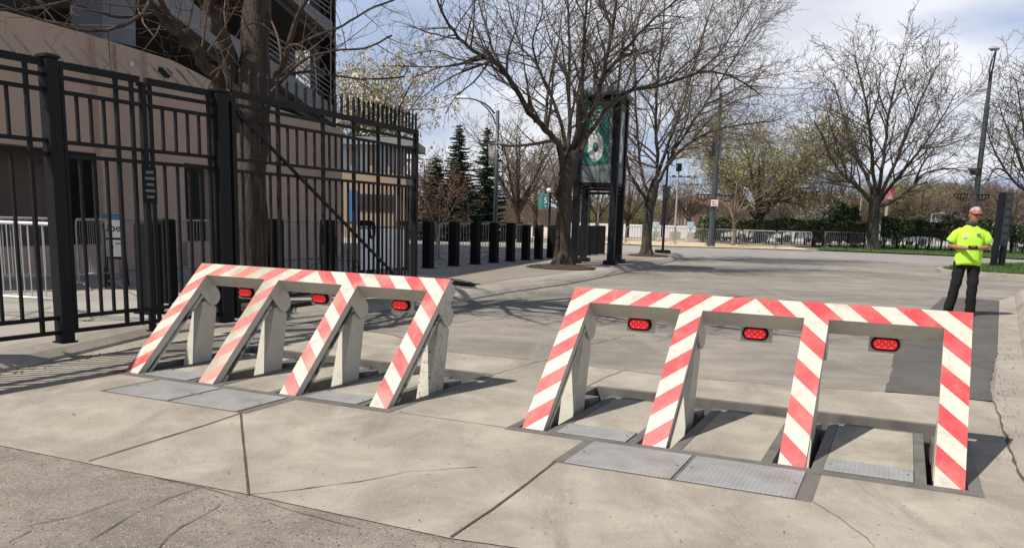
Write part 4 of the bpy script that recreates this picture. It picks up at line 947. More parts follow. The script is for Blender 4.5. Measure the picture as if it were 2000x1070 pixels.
for s_, fx, fz, sz in (('S', -.04, .26, .62), ('o', .02, -.02, .40), ('x', .05, -.27, .44)):
    text(s_, hgt_ * sz, M['letters'], 'lettering', b1, frame(V((cx + fx, LB.y - .075, B.z + hgt_ * (.5 + fz))) - LB, (1, 0, -.25), (0, -1, 0)), bold=.012)
for (xa, ya) in ((982, 277), (982, 316), (955, 276), (955, 322)):
    lerp_tube([rY(967.5, ya, LB.y), rY(xa, ya, LB.y)], .02, 5).build('banner_arm', M['pole'], t, LB)

# gate five direction sign with a globe lamp
GBp = at(1071, 486, .02); t = thing('gate_sign', 'small green sign numbered five on a post with white globe lamp', 'sign', GBp)
lerp_tube([GBp, V((GBp.x, GBp.y, rY(1072, 376, GBp.y).z))], [.06, .05]).build('post', M['tower'], t, GBp)
q = rY(1072, 372, GBp.y); mb = MB(); mb.loft([[q + V((.11 * math.sin(math.pi * k / 8) * math.cos(a * .785), .11 * math.sin(math.pi * k / 8) * math.sin(a * .785), -.11 * math.cos(math.pi * k / 8))) for a in range(8)] for k in range(9)]); mb.build('globe', M['globe'], t, GBp, smooth=True)
A, B = rY(1060, 377, GBp.y - .12), rY(1071, 409, GBp.y - .12); mb = MB(); mb.box((A.x, A.y - .02, B.z), (B.x, A.y + .02, A.z)); pn = mb.build('panel', M['sign_green'], t, GBp)
w_ = B.x - A.x; h_ = A.z - B.z; cpt = V(((A.x + B.x) / 2, A.y - .025, (A.z + B.z) / 2)) - GBp
s5 = text('5', h_ * .48, M['letters'], 'numeral', pn, frame(cpt + Z * h_ * .03, (1, 0, 0), (0, -1, 0)), bold=.006); text('GATE', w_ * .27, M['letters'], 'lettering', pn, frame(cpt + Z * h_ * .38, (1, 0, 0), (0, -1, 0)))
mb = MB(); c_ = cpt + GBp - Z * h_ * .30; mb.prism([c_ + V((-.04, 0, .03)), c_ + V((.04, 0, .03)), c_ + V((0, 0, -.07))], (0, -.004, 0)); mb.build('arrow', M['letters'], pn, GBp)
A2, B2 = rY(1052, 379, GBp.y), rY(1060, 409, GBp.y); mb = MB(); mb.prism([V((A2.x, A2.y + .35, A2.z)), V((B2.x - .01, A2.y - .1, A2.z)), V((B2.x - .01, A2.y - .1, B2.z)), V((A2.x, A2.y + .35, B2.z))], (.01, .03, 0)); mb.build('panel', M['sign_green'], t, GBp)

# sign pole on the pavement tip
SP = at(1294, 494, PV); t = thing('sign_pole', 'black pole with rubber base and small dark sign at the pavement tip', 'sign post', SP)
zt = rY(1308, 294, SP.y).z; lerp_tube([SP, SP + Z * (zt - PV)], [.055, .045], 8).build('pole', M['tower'], t, SP)
mb = MB(); mb.loft([[SP + V((a * s, b * s, z)) for a, b in ((-1, -1), (1, -1), (1, 1), (-1, 1))] for z, s in ((0, .30), (.10, .30), (.13, .26))]); mb.build('base', M['black'], t, SP, bevel=.02)
for ya, yb, wd in ((364, 374, .17), (376, 388, .16)):
    zA, zB = rY(1304, ya, SP.y).z, rY(1304, yb, SP.y).z; mb = MB(); mb.box((SP.x - wd * .6, SP.y - .075, zB), (SP.x + wd, SP.y - .055, zA)); b_ = mb.build('sign_plate', M['sign_dark'], t, SP)
for yy, L in ((300, .25), (322, .2), (297, -.3)):
    z = rY(1307, yy, SP.y).z; mb = MB(); mb.bar(SP + Z * (z - PV), SP + V((L, 0, z - PV + .02)), .04, .05); mb.build('bracket', M['tower'], t, SP)
SQ = at(1291, 472, .05); t = thing('sign_pole', 'thin dark pole in a grey footing across the street behind the black pole', 'sign post', SQ)
lerp_tube([SQ, V((SQ.x, SQ.y, rY(1297, 362, SQ.y).z))], .06, 8).build('pole', M['tower'], t, SQ)
mb = MB(); mb.loft([[SQ + V((a * s, b * s, z)) for a, b in ((-1, -1), (1, -1), (1, 1), (-1, 1))] for z, s in ((0, .35), (.28, .28), (.32, .12))]); mb.build('footing', M['conc_block'], t, SQ)

# banner lamp post with flower baskets
def baskets(t, base, px, py, Y, sp_):
    A = rY(px, py, Y)
    for s in (-1, 1):
        c = A + V((s * sp_, 0, 0)); bk = MB(); R_ = sp_ * .62
        for k in range(12):
            a = k * math.pi / 6; bk.tube([c + V((R_ * math.cos(a), R_ * math.sin(a), 0)), c + V((R_ * .75 * math.cos(a), R_ * .75 * math.sin(a), -R_ * .6)), c + V((0, 0, -R_ * .85))], .018, 4)
        ring = [c + V((R_ * math.cos(k * math.pi / 8), R_ * math.sin(k * math.pi / 8), 0)) for k in range(17)]; bk.tube(ring, .028, 5)
        for k in (0, 2, 4): a = k * math.pi / 3; bk.tube([c + V((R_ * math.cos(a), R_ * math.sin(a), 0)), A + V((s * .05, 0, sp_ * 1.6))], .01, 4)
        bk.build('hanging_basket', M['tower'], t, base)
    mb = MB(); mb.bar(A - V((sp_ * 1.5, 0, 0)), A + V((sp_ * 1.5, 0, 0)), .04, .04); mb.build('basket_arm', M['tower'], t, base)
PB = at(1388, 481, .05); t = thing('street_lamp', 'dark lamp post with empty baskets and small white sign beside the sapling', 'street lamp', PB)
zt = rY(1411, 182, PB.y).z; lerp_tube([PB, PB + Z * .25, PB + Z * .27, V((PB.x, PB.y, zt))], [.26, .26, .19, .11]).build('pole', M['pole'], t, PB, smooth=False)
baskets(t, PB, 1396, 381, PB.y, .72)
A, B = rY(1389, 390, PB.y - .25), rY(1402, 403, PB.y - .25); mb = MB(); mb.box((A.x, A.y - .02, B.z), (B.x, A.y, A.z)); pn = mb.build('parking_sign', M['sign_white'], t, PB)
c_ = V(((A.x + B.x) / 2, A.y - .025, (A.z + B.z) / 2)); mb = MB(); rr = (A.z - B.z) * .16
mb.tube([c_ + V((-.09 + rr * math.cos(k * .524), 0, .05 + rr * math.sin(k * .524))) for k in range(13)], .014, 4); mb.bar(c_ + V((-.14, 0, .10)), c_ + V((-.04, 0, 0)), .012, .02)
for dz in (-.07, -.12): mb.bar(c_ + V((-.16, 0, dz)), c_ + V((.16, 0, dz)), .004, .022)
mb.bar(c_ + V((.02, 0, .07)), c_ + V((.15, 0, .07)), .004, .03); mb.build('red_marking', M['red'], pn, PB)
for xa, xb, ya, yb, m in ((1393, 1403, 250, 306, 'banner_k'), (1406, 1416, 252, 306, 'banner_pic')):
    A, B = rY(xa, ya, PB.y), rY(xb, yb, PB.y); mb = MB(); mb.box((A.x, PB.y - .012, B.z), (B.x, PB.y + .012, A.z)); mb.build('banner', M[m], t, PB)
    mb = MB(); mb.bar(V((PB.x, PB.y, A.z + .02)), V(((A.x if xa < 1400 else B.x), PB.y, A.z + .02)), .03, .03); mb.build('banner_arm', M['pole'], t, PB)

# tall double-arm lamp at the right
RL = at(1893, 494, .05); t = thing('street_lamp', 'tall dark street lamp with curved double arm rising behind the man in yellow', 'street lamp', RL)
zk = rY(1916, 205, RL.y).z; zt = rY(1929, 140, RL.y).z
top = rY(1929, 140, RL.y)
lerp_tube([RL, RL + Z * .4, RL + Z * .42, V((RL.x, RL.y, zk)), V((RL.x, RL.y, zk + .02)), V((RL.x, RL.y, zt))], [.24, .24, .185, .15, .12, .10]).build('pole', M['pole'], t, RL, smooth=False)
hx = RL.x
def rp_(dx, px_y, dy=0): return V((hx + dx, RL.y + dy, rY(1922, px_y, RL.y).z))
lerp_tube([rp_(.02, 150), rp_(-.05, 128, -.25), rp_(-.2, 113, -.6), rp_(-.5, 104, -1.2)], [.06, .055, .05, .045], 6).build('arm', M['pole'], t, RL, smooth=True)
lerp_tube([rp_(-.02, 165), rp_(-.22, 140, -.2), rp_(-.36, 120, -.6), rp_(-.45, 108, -1.0)], [.045, .045, .04, .035], 6).build('arm_stay', M['pole'], t, RL, smooth=True)
q = rp_(-.6, 104, -1.3); mb = MB(); mb.loft([[q + V((dx, dy * s, dz * s)) for dy, dz in ((-1, 0), (-.7, .5), (0, .8), (.7, .5), (1, 0), (.5, -.6), (-.5, -.6))] for dx, s in ((.25, .05), (.1, .18), (-.2, .2), (-.42, .05))]); mb.build('lamp_head', M['pole_grey'], t, RL)
baskets(t, RL, 1898, 380, RL.y, .68)
mb = MB(); q = rY(1903, 336, RL.y); mb.loft([[q + V((a * s, b * s, z)) for a, b in ((-1, -1), (1, -1), (1, 1), (-1, 1))] for z, s in ((-.2, .12), (.2, .3), (.24, .1))]); mb.build('floodlight', M['pole'], t, RL)

# black two-post sign on the grass island
BSn = at(1940, 521, .14); t = thing('directory_sign', 'tall black sign board between two posts on the grass island', 'sign', BSn)
zt = rY(1958, 376, BSn.y).z; d_ = V((.92, .39, 0)).normalized(); n_ = V((-d_.y, d_.x, 0)); wS = .42
for k, (s_, w2) in enumerate(((0, .12), (wS, .11))):
    mb = MB(); c = BSn + d_ * s_; mb.obox(V((c.x, c.y, (zt + .1) / 2)), d_ * w2, n_ * .07, Z * (zt - .1) / 2); mb.build('post', M['tower'], t, BSn, bevel=.01)
zb = rY(1950, 480, BSn.y).z; c = BSn + d_ * (wS / 2 + .10); mb = MB(); mb.obox(V((c.x, c.y, (zt + zb) / 2)) - n_ * .06, d_ * .19, n_ * .02, Z * (zt - zb) / 2); pn = mb.build('board', M['sign_dark'], t, BSn)
mb = MB()
for k in range(6):
    z = zt - .16 - k * (zt - zb - .2) / 6; mb.obox(V((c.x, c.y, z)) - n_ * .084, d_ * .12, n_ * .003, Z * .06)
    z -= .1; mb.obox(V((c.x, c.y, z)) - n_ * .084, d_ * .15, n_ * .003, Z * .012)
mb.build('faded_lines', mat('faded_print', (.10, .105, .11)), pn, BSn)

# far light masts and thin poles
def mast(px, yb, yt, label, r, head, m='pole_grey', Y=72, cat='light mast'):
    b = V((gx(px, Y, yb), Y, 0)); t = thing('light_mast', label, cat, b, 0, 'light masts in the far parking lot')
    z = rY(px + (450 - yt) * .06, yt, Y).z; lerp_tube([b, V((b.x, b.y, z))], [r, r * .6], 8).build('pole', M[m], t, b); top = V((b.x, b.y, z))
    mb = MB()
    if head == 'box': mb.box((top.x - .2, top.y - .2, z - .5), (top.x + .2, top.y + .2, z + .1)); mb.build('camera_box', M['tower'], t, b, bevel=.03)
    elif head == 'bar':
        mb.bar(top - V((1.3, 0, 0)), top + V((1.3, 0, 0)), .08, .08)
        for k in (-1.2, -.45, .45, 1.2): mb.box((top.x + k - .16, top.y - .2, z - .05), (top.x + k + .16, top.y + .1, z + .16))
        mb.build('floodlights', M['tower'], t, b)
    elif head == 'arm':
        mb.bar(top, top + V((1.0, 0, .16)), .05, .05); mb.box((top.x + .8, top.y - .1, z + .10), (top.x + 1.2, top.y + .1, z + .20)); mb.build('lamp_arm', m and M['pole_grey'], t, b)
    mb = MB(); mb.loft([[b + V((a * s, c * s, zz)) for a, c in ((-1, -1), (1, -1), (1, 1), (-1, 1))] for zz, s in ((0, .4), (.7, .4))]); mb.build('footing', M['conc_block'], t, b)
mast(1318, 458, 322, 'white far mast with a dark box on top, right of the black pole', .10, 'box', 'pole_grey', 68)
mast(1330, 452, 346, 'thin far mast with a row of floodlights', .09, 'bar', Y=95)
mast(1337, 452, 361, 'short far mast with a small floodlight row', .09, 'bar', Y=110)
mast(1167, 452, 372, 'thin pale pole between the tower legs', .06, 'none', Y=62)
mast(1150, 455, 381, 'thin dark pole left of centre between the tower legs', .05, 'none', 'tower', Y=60)
mast(1816, 455, 418, 'small far lamp with a side arm above the hedge left of the man', .07, 'arm', Y=85)
mast(1676, 455, 385, 'thin grey far pole left of the right tree trunk', .07, 'none', Y=80)
FP = V((gx(1728, 70), 70, 0)); t = thing('flag_pole', 'grey pole with a red and white banner behind the right tree', 'banner pole', FP)
lerp_tube([FP, V((FP.x, FP.y, rY(1741, 330, 70).z))], [.17, .10], 8).build('pole', M['pole_grey'], t, FP)
A, B = rY(1727, 366, 69.8), rY(1744, 391, 69.8); mb = MB(); mb.box((A.x, 69.7, B.z), (B.x, 69.75, A.z)); pn = mb.build('banner', M['red'], t, FP)
mb = MB(); mb.prism([V((A.x + (B.x - A.x) * a, 69.69, B.z + (A.z - B.z) * b_)) for a, b_ in ((.1, .08), (.9, .08), (.8, .42), (.55, .72), (.3, .5))], (0, -.01, 0)); mb.build('pale_emblem', M['pink'], pn, FP)
# yellow tape caught in the branches of the corner tree
mb = MB()
for (a, b) in (((1322, 292), (1349, 306)),): mb.bar(rY(*a, 34.2), rY(*b, 34.6), .05, .07, (0, 0, 1))
o_ = rY(1322, 292, 34.2); tag(mb.build('tape', M['yellow'], None, o_), 'short yellow strip caught in the low branch over the black pole', 'tape')
# blue-white parking stands
for i, (px, lab) in enumerate(((1281, 'pale blue sign stand near the white wall, left of the white mast'), (1349, 'pale blue sign stand near the white wall, right of the white mast'))):
    Y = 64; b = V((gx(px, Y), Y, 0)); t = thing('sign_stand', lab, 'sign', b, 0, 'pale blue signs by the white wall')
    mb = MB(); A, B = rY(px - 6, 433, Y), rY(px + 6, 446, Y); mb.box((A.x, Y, B.z), (B.x, Y + .05, A.z)); mb.build('sign_plate', M['pale_blue'], t, b)
    lerp_tube([b, V((b.x, b.y + .08, B.z + .1))], .05, 6).build('post', M['pole_grey'], t, b)
    mb = MB(); mb.loft([[b + V((a * s, c * s, z)) for a, c in ((-1, -1), (1, -1), (1, 1), (-1, 1))] for z, s in ((0, .34), (.75, .22))]); mb.build('footing', M['conc_block'], t, b)
# white low wall
Yw = 78; A, B = gx(1100, Yw), gx(1385, Yw); mb = MB(); mb.box((A, Yw, 0), (B, Yw + .3, zY(1300, 440, Yw))); 
tag(mb.build('low_wall', M['sign_white'], None, (A, Yw, 0)), 'long white low wall across the street behind the far barricades', 'wall')
A, B = gx(800, 80), gx(1095, 80); mb = MB(); mb.box((A, 80, 0), (B, 80.3, zY(950, 441, 80))); tag(mb.build('low_wall', M['sign_white'], None, (A, 80, 0)), 'white low wall glimpsed behind the free bollards', 'wall')
# far house
Yh = 120; hb = V((gx(1370, Yh), Yh, 0)); t = thing('house', 'far brown brick building with wide dark windows behind the banner lamp post', 'building', hb)
x0, x1 = gx(1325, Yh), gx(1420, Yh); zr = zY(1380, 398, Yh); zt = zY(1380, 383, Yh)
mb = MB(); mb.box((x0, Yh, 0), (x1, Yh + 8, zr)); mb.build('wall', M['brick'], t, hb)
mb = MB(); mb.loft([[V((x0 - .5, Yh - .5, zr)), V((x1 + .5, Yh - .5, zr)), V((x1 + .5, Yh + 8.5, zr)), V((x0 - .5, Yh + 8.5, zr))], [V((x0 + 2, Yh + 3, zt)), V((x1 - 2, Yh + 3, zt)), V((x1 - 2, Yh + 5, zt)), V((x0 + 2, Yh + 5, zt))]]); mb.build('roof', M['roof_red'], t, hb)
for k in range(4):
    mb = MB(); xa = x0 + (x1 - x0) * (.14 + .2 * k); mb.box((xa, Yh - .05, zY(1380, 418, Yh)), (xa + (x1 - x0) * .14, Yh - .003, zY(1380, 404, Yh))); mb.build('window', M['dark_int'], t, hb)
# far long roofed building behind the right trees
Yh = 150; hb = V((gx(1520, Yh), Yh, 0)); t = thing('house', 'far long low building with a red brown roof beyond the hedge', 'building', hb)
x0, x1 = gx(1470, Yh), gx(1580, Yh); zr = zY(1520, 414, Yh); zt = zY(1520, 404, Yh)
mb = MB(); mb.box((x0, Yh, 0), (x1, Yh + 8, zr)); mb.build('wall', M['brick'], t, hb)
mb = MB(); mb.loft([[V((x0 - .5, Yh - .5, zr)), V((x1 + .5, Yh - .5, zr)), V((x1 + .5, Yh + 8.5, zr)), V((x0 - .5, Yh + 8.5, zr))], [V((x0 + 2, Yh + 3, zt)), V((x1 - 2, Yh + 3, zt)), V((x1 - 2, Yh + 5, zt)), V((x0 + 2, Yh + 5, zt))]]); mb.build('roof', M['roof_red'], t, hb)

# parked cars far off
def make_car(paint):
    t = thing('parked_car', '', 'car', (0, 0, 0), 0, 'cars parked beyond the hedge')
    prof_ = [(-2.2, .35), (-2.2, .75), (-2.05, .92), (-1.3, .98), (-.75, 1.42), (.9, 1.45), (1.55, 1.0), (2.1, .9), (2.2, .6), (2.2, .35)]
    bd = MB(); bd.prism([(x, -.85, z) for x, z in prof_], (0, 1.7, 0)); bd.build('body', paint, t, bevel=.06)
    gl = MB(); gp = [(-1.15, 1.0), (-.68, 1.36), (.84, 1.38), (1.35, 1.02)]
    gl.prism([(x, -.862, z) for x, z in gp], (0, 1.724, 0)); gl.build('window', M['lens_black'], t)
    for x in (-1.35, 1.35):
        for y in (-.87, .87):
            wh = MB(); wh.tube([(x, y - .1, .33), (x, y + .1, .33)], .33, 16); w_ = wh.build('wheel', M['tyre'], t)
    return t
cars = {'w': make_car(M['paint_white']), 'g': make_car(M['paint_grey'])}
used = set()
for k, px, Y, rz, lab in (('w', 1412, 71, .1, 'white car seen under the hedge beside the banner lamp post'), ('g', 1455, 72, .1, 'grey car seen under the hedge left of the pale green tree'), ('w', 1500, 73, .1, 'white car seen under the hedge right of the pale green tree'),
                          ('g', 1560, 75, .1, 'grey car half hidden behind the hedge end'), ('w', 1992, 66, .3, 'white car at the right edge behind the black sign'), ('w', 1640, 76, .1, 'white car under the dark shrub left of the right tree'), ('g', 1765, 74, .2, 'grey car under the hedge right of the right tree')):
    p = (gx(px, Y), Y, .02)
    if k not in used: c_ = cars[k]; used.add(k); c_.location = p; c_.rotation_euler.z = rz
    else: c_ = dup(cars[k], p, rz)
    c_['label'] = lab

# ------------------------------------------------------------------ trees
class TreeP:
    def __init__(s, seed, maxl=3, dens=(2.6, 3.6, 4.5, 4), lr=.55, rr=.55, rmin=.006, ang=(35, 65), up=(.02, .05, .05, .03), wob=.16, seg=.28, start=.18, lcap=(9, 2.6, 1.2, .6)):
        s.r = random.Random(seed); s.maxl = maxl; s.dens = dens; s.lr = lr; s.rr = rr; s.rmin = rmin; s.ang = ang; s.up = up; s.wob = wob; s.seg = seg; s.start = start; s.lcap = lcap; s.tips = []; s.rk = 1.0
def rv(r): return V((r.gauss(0, 1), r.gauss(0, 1), r.gauss(0, 1))).normalized()
SIDES = [9, 6, 4, 3, 3]
def spawn(mb, pts, rads, L, lvl, T):
    """side branches along a limb"""
    if lvl >= T.maxl: return
    r = T.r; k = max(2, int(L * T.dens[lvl])); n = len(pts) - 1
    for j in range(k):
        t = T.start + (1 - T.start) * (j + r.random()) / k
        f = t * n; i = min(int(f), n - 1); q = f - i
        p = pts[i].lerp(pts[i + 1], q); d = (pts[i + 1] - pts[i]).normalized(); ra = rads[i] + (rads[i + 1] - rads[i]) * q
        pr = d.cross(rv(r)); pr.normalize(); a = R(r.uniform(*T.ang)); nd = d * math.cos(a) + pr * math.sin(a)
        LL = min(T.lcap[lvl + 1], L * T.lr * (1.15 - .6 * t)) * r.uniform(.55, 1.25)
        if LL < .10: continue
        branch(mb, p, nd, LL, max(T.rmin, min(ra * T.rr, (.012 + LL * .018) * T.rk)), lvl + 1, T)
def branch(mb, p, d, L, ra, lvl, T):
    r = T.r; n = max(2, min(7, int(L / T.seg) + 1)); st = L / n; pts = [p]; rads = [ra]; d = d.copy()
    for i in range(n):
        d = d + rv(r) * T.wob + V((0, 0, T.up[min(lvl, 3)])); d.normalize(); p = p + d * st; pts.append(p); rads.append(max(T.rmin * .75, ra * (1 - .82 * (i + 1) / n)))
    mb.tube(pts, rads, SIDES[min(lvl, 4)], cap=False)
    if lvl >= T.maxl - 1: T.tips.append((p, d))
    spawn(mb, pts, rads, L, lvl, T)
def smooth_path(pts, rads, k=3):
    """Catmull-Rom through hand-placed limb points"""
    op, orr = [], []; n = len(pts)
    for i in range(n - 1):
        p0, p1, p2, p3 = pts[max(i - 1, 0)], pts[i], pts[i + 1], pts[min(i + 2, n - 1)]
        for j in range(k):
            t = j / k; op.append(((p1 * 2) + (p2 - p0) * t + (p0 * 2 - p1 * 5 + p2 * 4 - p3) * t * t + (p1 * 3 - p0 - p2 * 3 + p3) * t ** 3) * .5); orr.append(rads[i] + (rads[i + 1] - rads[i]) * t)
    op.append(pts[-1]); orr.append(rads[-1]); return op, orr
def knobbly(mb, pts, rads, n, r, amp=.10):
    """trunk with an uneven outline"""
    o = len(mb.v); mb.tube(pts, rads, n)
    ph = [r.uniform(0, 6.28) for _ in range(6)]
    for i in range(len(pts)):
        for j in range(n):
            k = o + i * n + j; c = pts[i]; a = j / n * 6.283
            f = 1 + amp * (math.sin(3 * a + ph[0] + i * .5) * .5 + math.sin(5 * a + ph[1] - i * .8) * .35 + math.sin(2 * a + ph[2] + i * .9) * .45)
            mb.v[k] = c + (mb.v[k] - c) * f
def limbed_tree(label, base, trunk, limbs, T, mats, group, leaf=None, name='bare_tree', z0=0.0, nroot=True):
    """trunk: [(px,py,Y,r)], limbs: list of [(px,py,dY)..] with r0"""
    t = thing(name, label, 'tree', base, 0, group)
    r = T.r; tm = MB(); pts = [base + V((0, 0, -.06))] + [rY(a, b, c) for a, b, c, d in trunk]; rads = [trunk[0][3] * 1.35] + [d for a, b, c, d in trunk]
    p2, r2 = smooth_path(pts, rads, 5); knobbly(tm, p2, r2, 14, r, .09)
    if nroot:
        for k in range(6):
            a = k * 1.047 + r.uniform(-.3, .3); dr = V((math.cos(a), math.sin(a), 0)); rr = trunk[0][3]
            tm.tube([base + dr * rr * .5 + V((0, 0, rr * 1.3)), base + dr * rr * 1.1 + V((0, 0, rr * .35)), base + dr * rr * 1.75 + V((0, 0, -.03))], [rr * .5, rr * .38, rr * .12], 7)
    cm = MB()
    for (r0, path) in limbs:
        lp = [rY(a, b, c) for a, b, c in path]; rd = [max(.012, r0 * (1 - .8 * i / (len(lp) - 1))) for i in range(len(lp))]
        L = sum((b - a).length for a, b in zip(lp[:-1], lp[1:])); q, qr = smooth_path(lp, rd, 4)
        for i in range(1, len(q) - 1): q[i] = q[i] + rv(r) * min(.05, qr[i] * .5)
        tm.tube(q, qr, 9, cap=False)
        spawn(cm, q, qr, L, 0, T)
    tm.build('trunk', mats[0], t, base, smooth=True, recalc=False)
    c = cm.build('crown', mats[1], t, base, recalc=False)
    if leaf:
        lm = MB(); m_, n_, s_ = leaf
        tips = T.tips; r.shuffle(tips)
        for (p, d) in tips[:n_]:
            for k in range(2):
                q = p + rv(r) * .10; e = rv(r) * s_ * r.uniform(.5, 1.1); f = e.cross(rv(r)); f.normalize(); f *= s_ * .4
                lm.add([q - e, q + f, q + e, q - f], [(0, 1, 2, 3)])
        lm.build('young_leaves', m_, t, base, recalc=False)
    return t
TG = 'street trees'
# the big tree by the gate
Y = 11.9; b = at(488, 597, PV)
Ta = TreeP(21, 3, (2.9, 3.6, 4.2, 4), .55, .5, .0028, (35, 75), (.0, .0, -.01, -.02), .2, .22)
Ta.rk = .5
limbed_tree('big dark tree standing behind the open gate leaf, cut off at the top', b,
    [(489, 560, Y, .24), (490, 420, Y, .215), (490, 320, Y, .215), (494, 220, Y, .225), (497, 120, Y, .20), (501, 40, Y, .18), (503, -40, Y, .17), (506, -170, Y + .3, .15), (510, -330, Y + .6, .10), (515, -480, Y + 1, .05)],
    [(.13, [(492, 240, Y), (462, 160, Y - .1), (438, 90, Y - .3), (412, 15, Y - .5), (385, -60, Y - .7), (340, -160, Y - 1.0), (300, -280, Y - 1.1)]),
     (.105, [(478, 255, Y), (434, 178, Y - .4), (395, 118, Y - .7), (360, 75, Y - 1.0), (310, 30, Y - 1.4), (240, -30, Y - 1.9), (150, -110, Y - 2.4)]),
     (.036, [(362, 78, Y - 1.0), (318, 8, Y - 1.5), (296, -20, Y - 1.8), (285, 20, Y - 2.1), (240, 52, Y - 2.4), (170, 60, Y - 2.7), (80, 40, Y - 3.0), (0, 10, Y - 3.2)]),
     (.022, [(300, -10, Y - 1.6), (220, -20, Y - 2.2), (120, 5, Y - 2.6), (40, 20, Y - 2.9), (-40, 15, Y - 3.2)]),
     (.024, [(330, 20, Y - 1.2), (250, 35, Y - 1.5), (180, 20, Y - 1.9), (100, -10, Y - 2.2), (20, -30, Y - 2.5)]),
     (.055, [(512, 230, Y), (538, 165, Y - .2), (562, 90, Y - .4), (592, 12, Y - .5), (640, -60, Y - .6), (700, -140, Y - .6)]),
     (.022, [(560, 95, Y - .4), (610, 75, Y - .6), (670, 50, Y - .8), (720, 20, Y - 1.0), (770, 0, Y - 1.1)]),
     (.022, [(530, 180, Y - .2), (590, 120, Y - .6), (650, 100, Y - .9), (710, 95, Y - 1.1), (765, 70, Y - 1.3)]),
     (.022, [(545, 150, Y + .2), (600, 140, Y + .3), (660, 150, Y + .4), (720, 155, Y + .5), (790, 150, Y + .6)]),
     (.09, [(503, 0, Y), (560, -80, Y + .4), (640, -150, Y + .8), (740, -190, Y + 1.1), (850, -200, Y + 1.2)]),
     (.09, [(503, -60, Y + .2), (430, -150, Y + .8), (340, -230, Y + 1.6), (240, -280, Y + 2.2)]),
     (.13, [(506, -120, Y + .2), (620, -230, Y - .6), (740, -330, Y - 1.4), (860, -420, Y - 2.2)]), (.12, [(506, -200, Y + .2), (560, -380, Y - 1.2), (640, -600, Y - 2.6)]), (.12, [(506, -170, Y + .2), (660, -290, Y + .8), (820, -380, Y + 1.4), (960, -440, Y + 2.0)]), (.07, [(505, -60, Y), (600, -150, Y - .8), (700, -230, Y - 1.6), (800, -290, Y - 2.3)]), (.06, [(506, -140, Y), (400, -330, Y - 1.5), (330, -560, Y - 2.8)]), (.14, [(506, -220, Y + .2), (700, -430, Y - 1.0), (900, -560, Y - 2.0), (1080, -640, Y - 2.6)]), (.13, [(506, -180, Y + .2), (680, -380, Y + .2), (900, -520, Y + .3), (1100, -600, Y + .5)]), (.13, [(506, -260, Y + .3), (680, -600, Y - 1.6), (880, -820, Y - 2.8)]), (.07, [(860, -420, Y - 2.2), (960, -480, Y - 2.8), (1080, -520, Y - 3.3)]),  # limbs above the view, thickened for stronger shadows on the road
     (.08, [(505, -150, Y + .3), (470, -260, Y - .4), (430, -380, Y - 1.2)]), (.08, [(507, -200, Y + .3), (580, -300, Y + .2), (650, -400, Y)])],
    Ta, (M['bark'], M['twig_red']), TG)
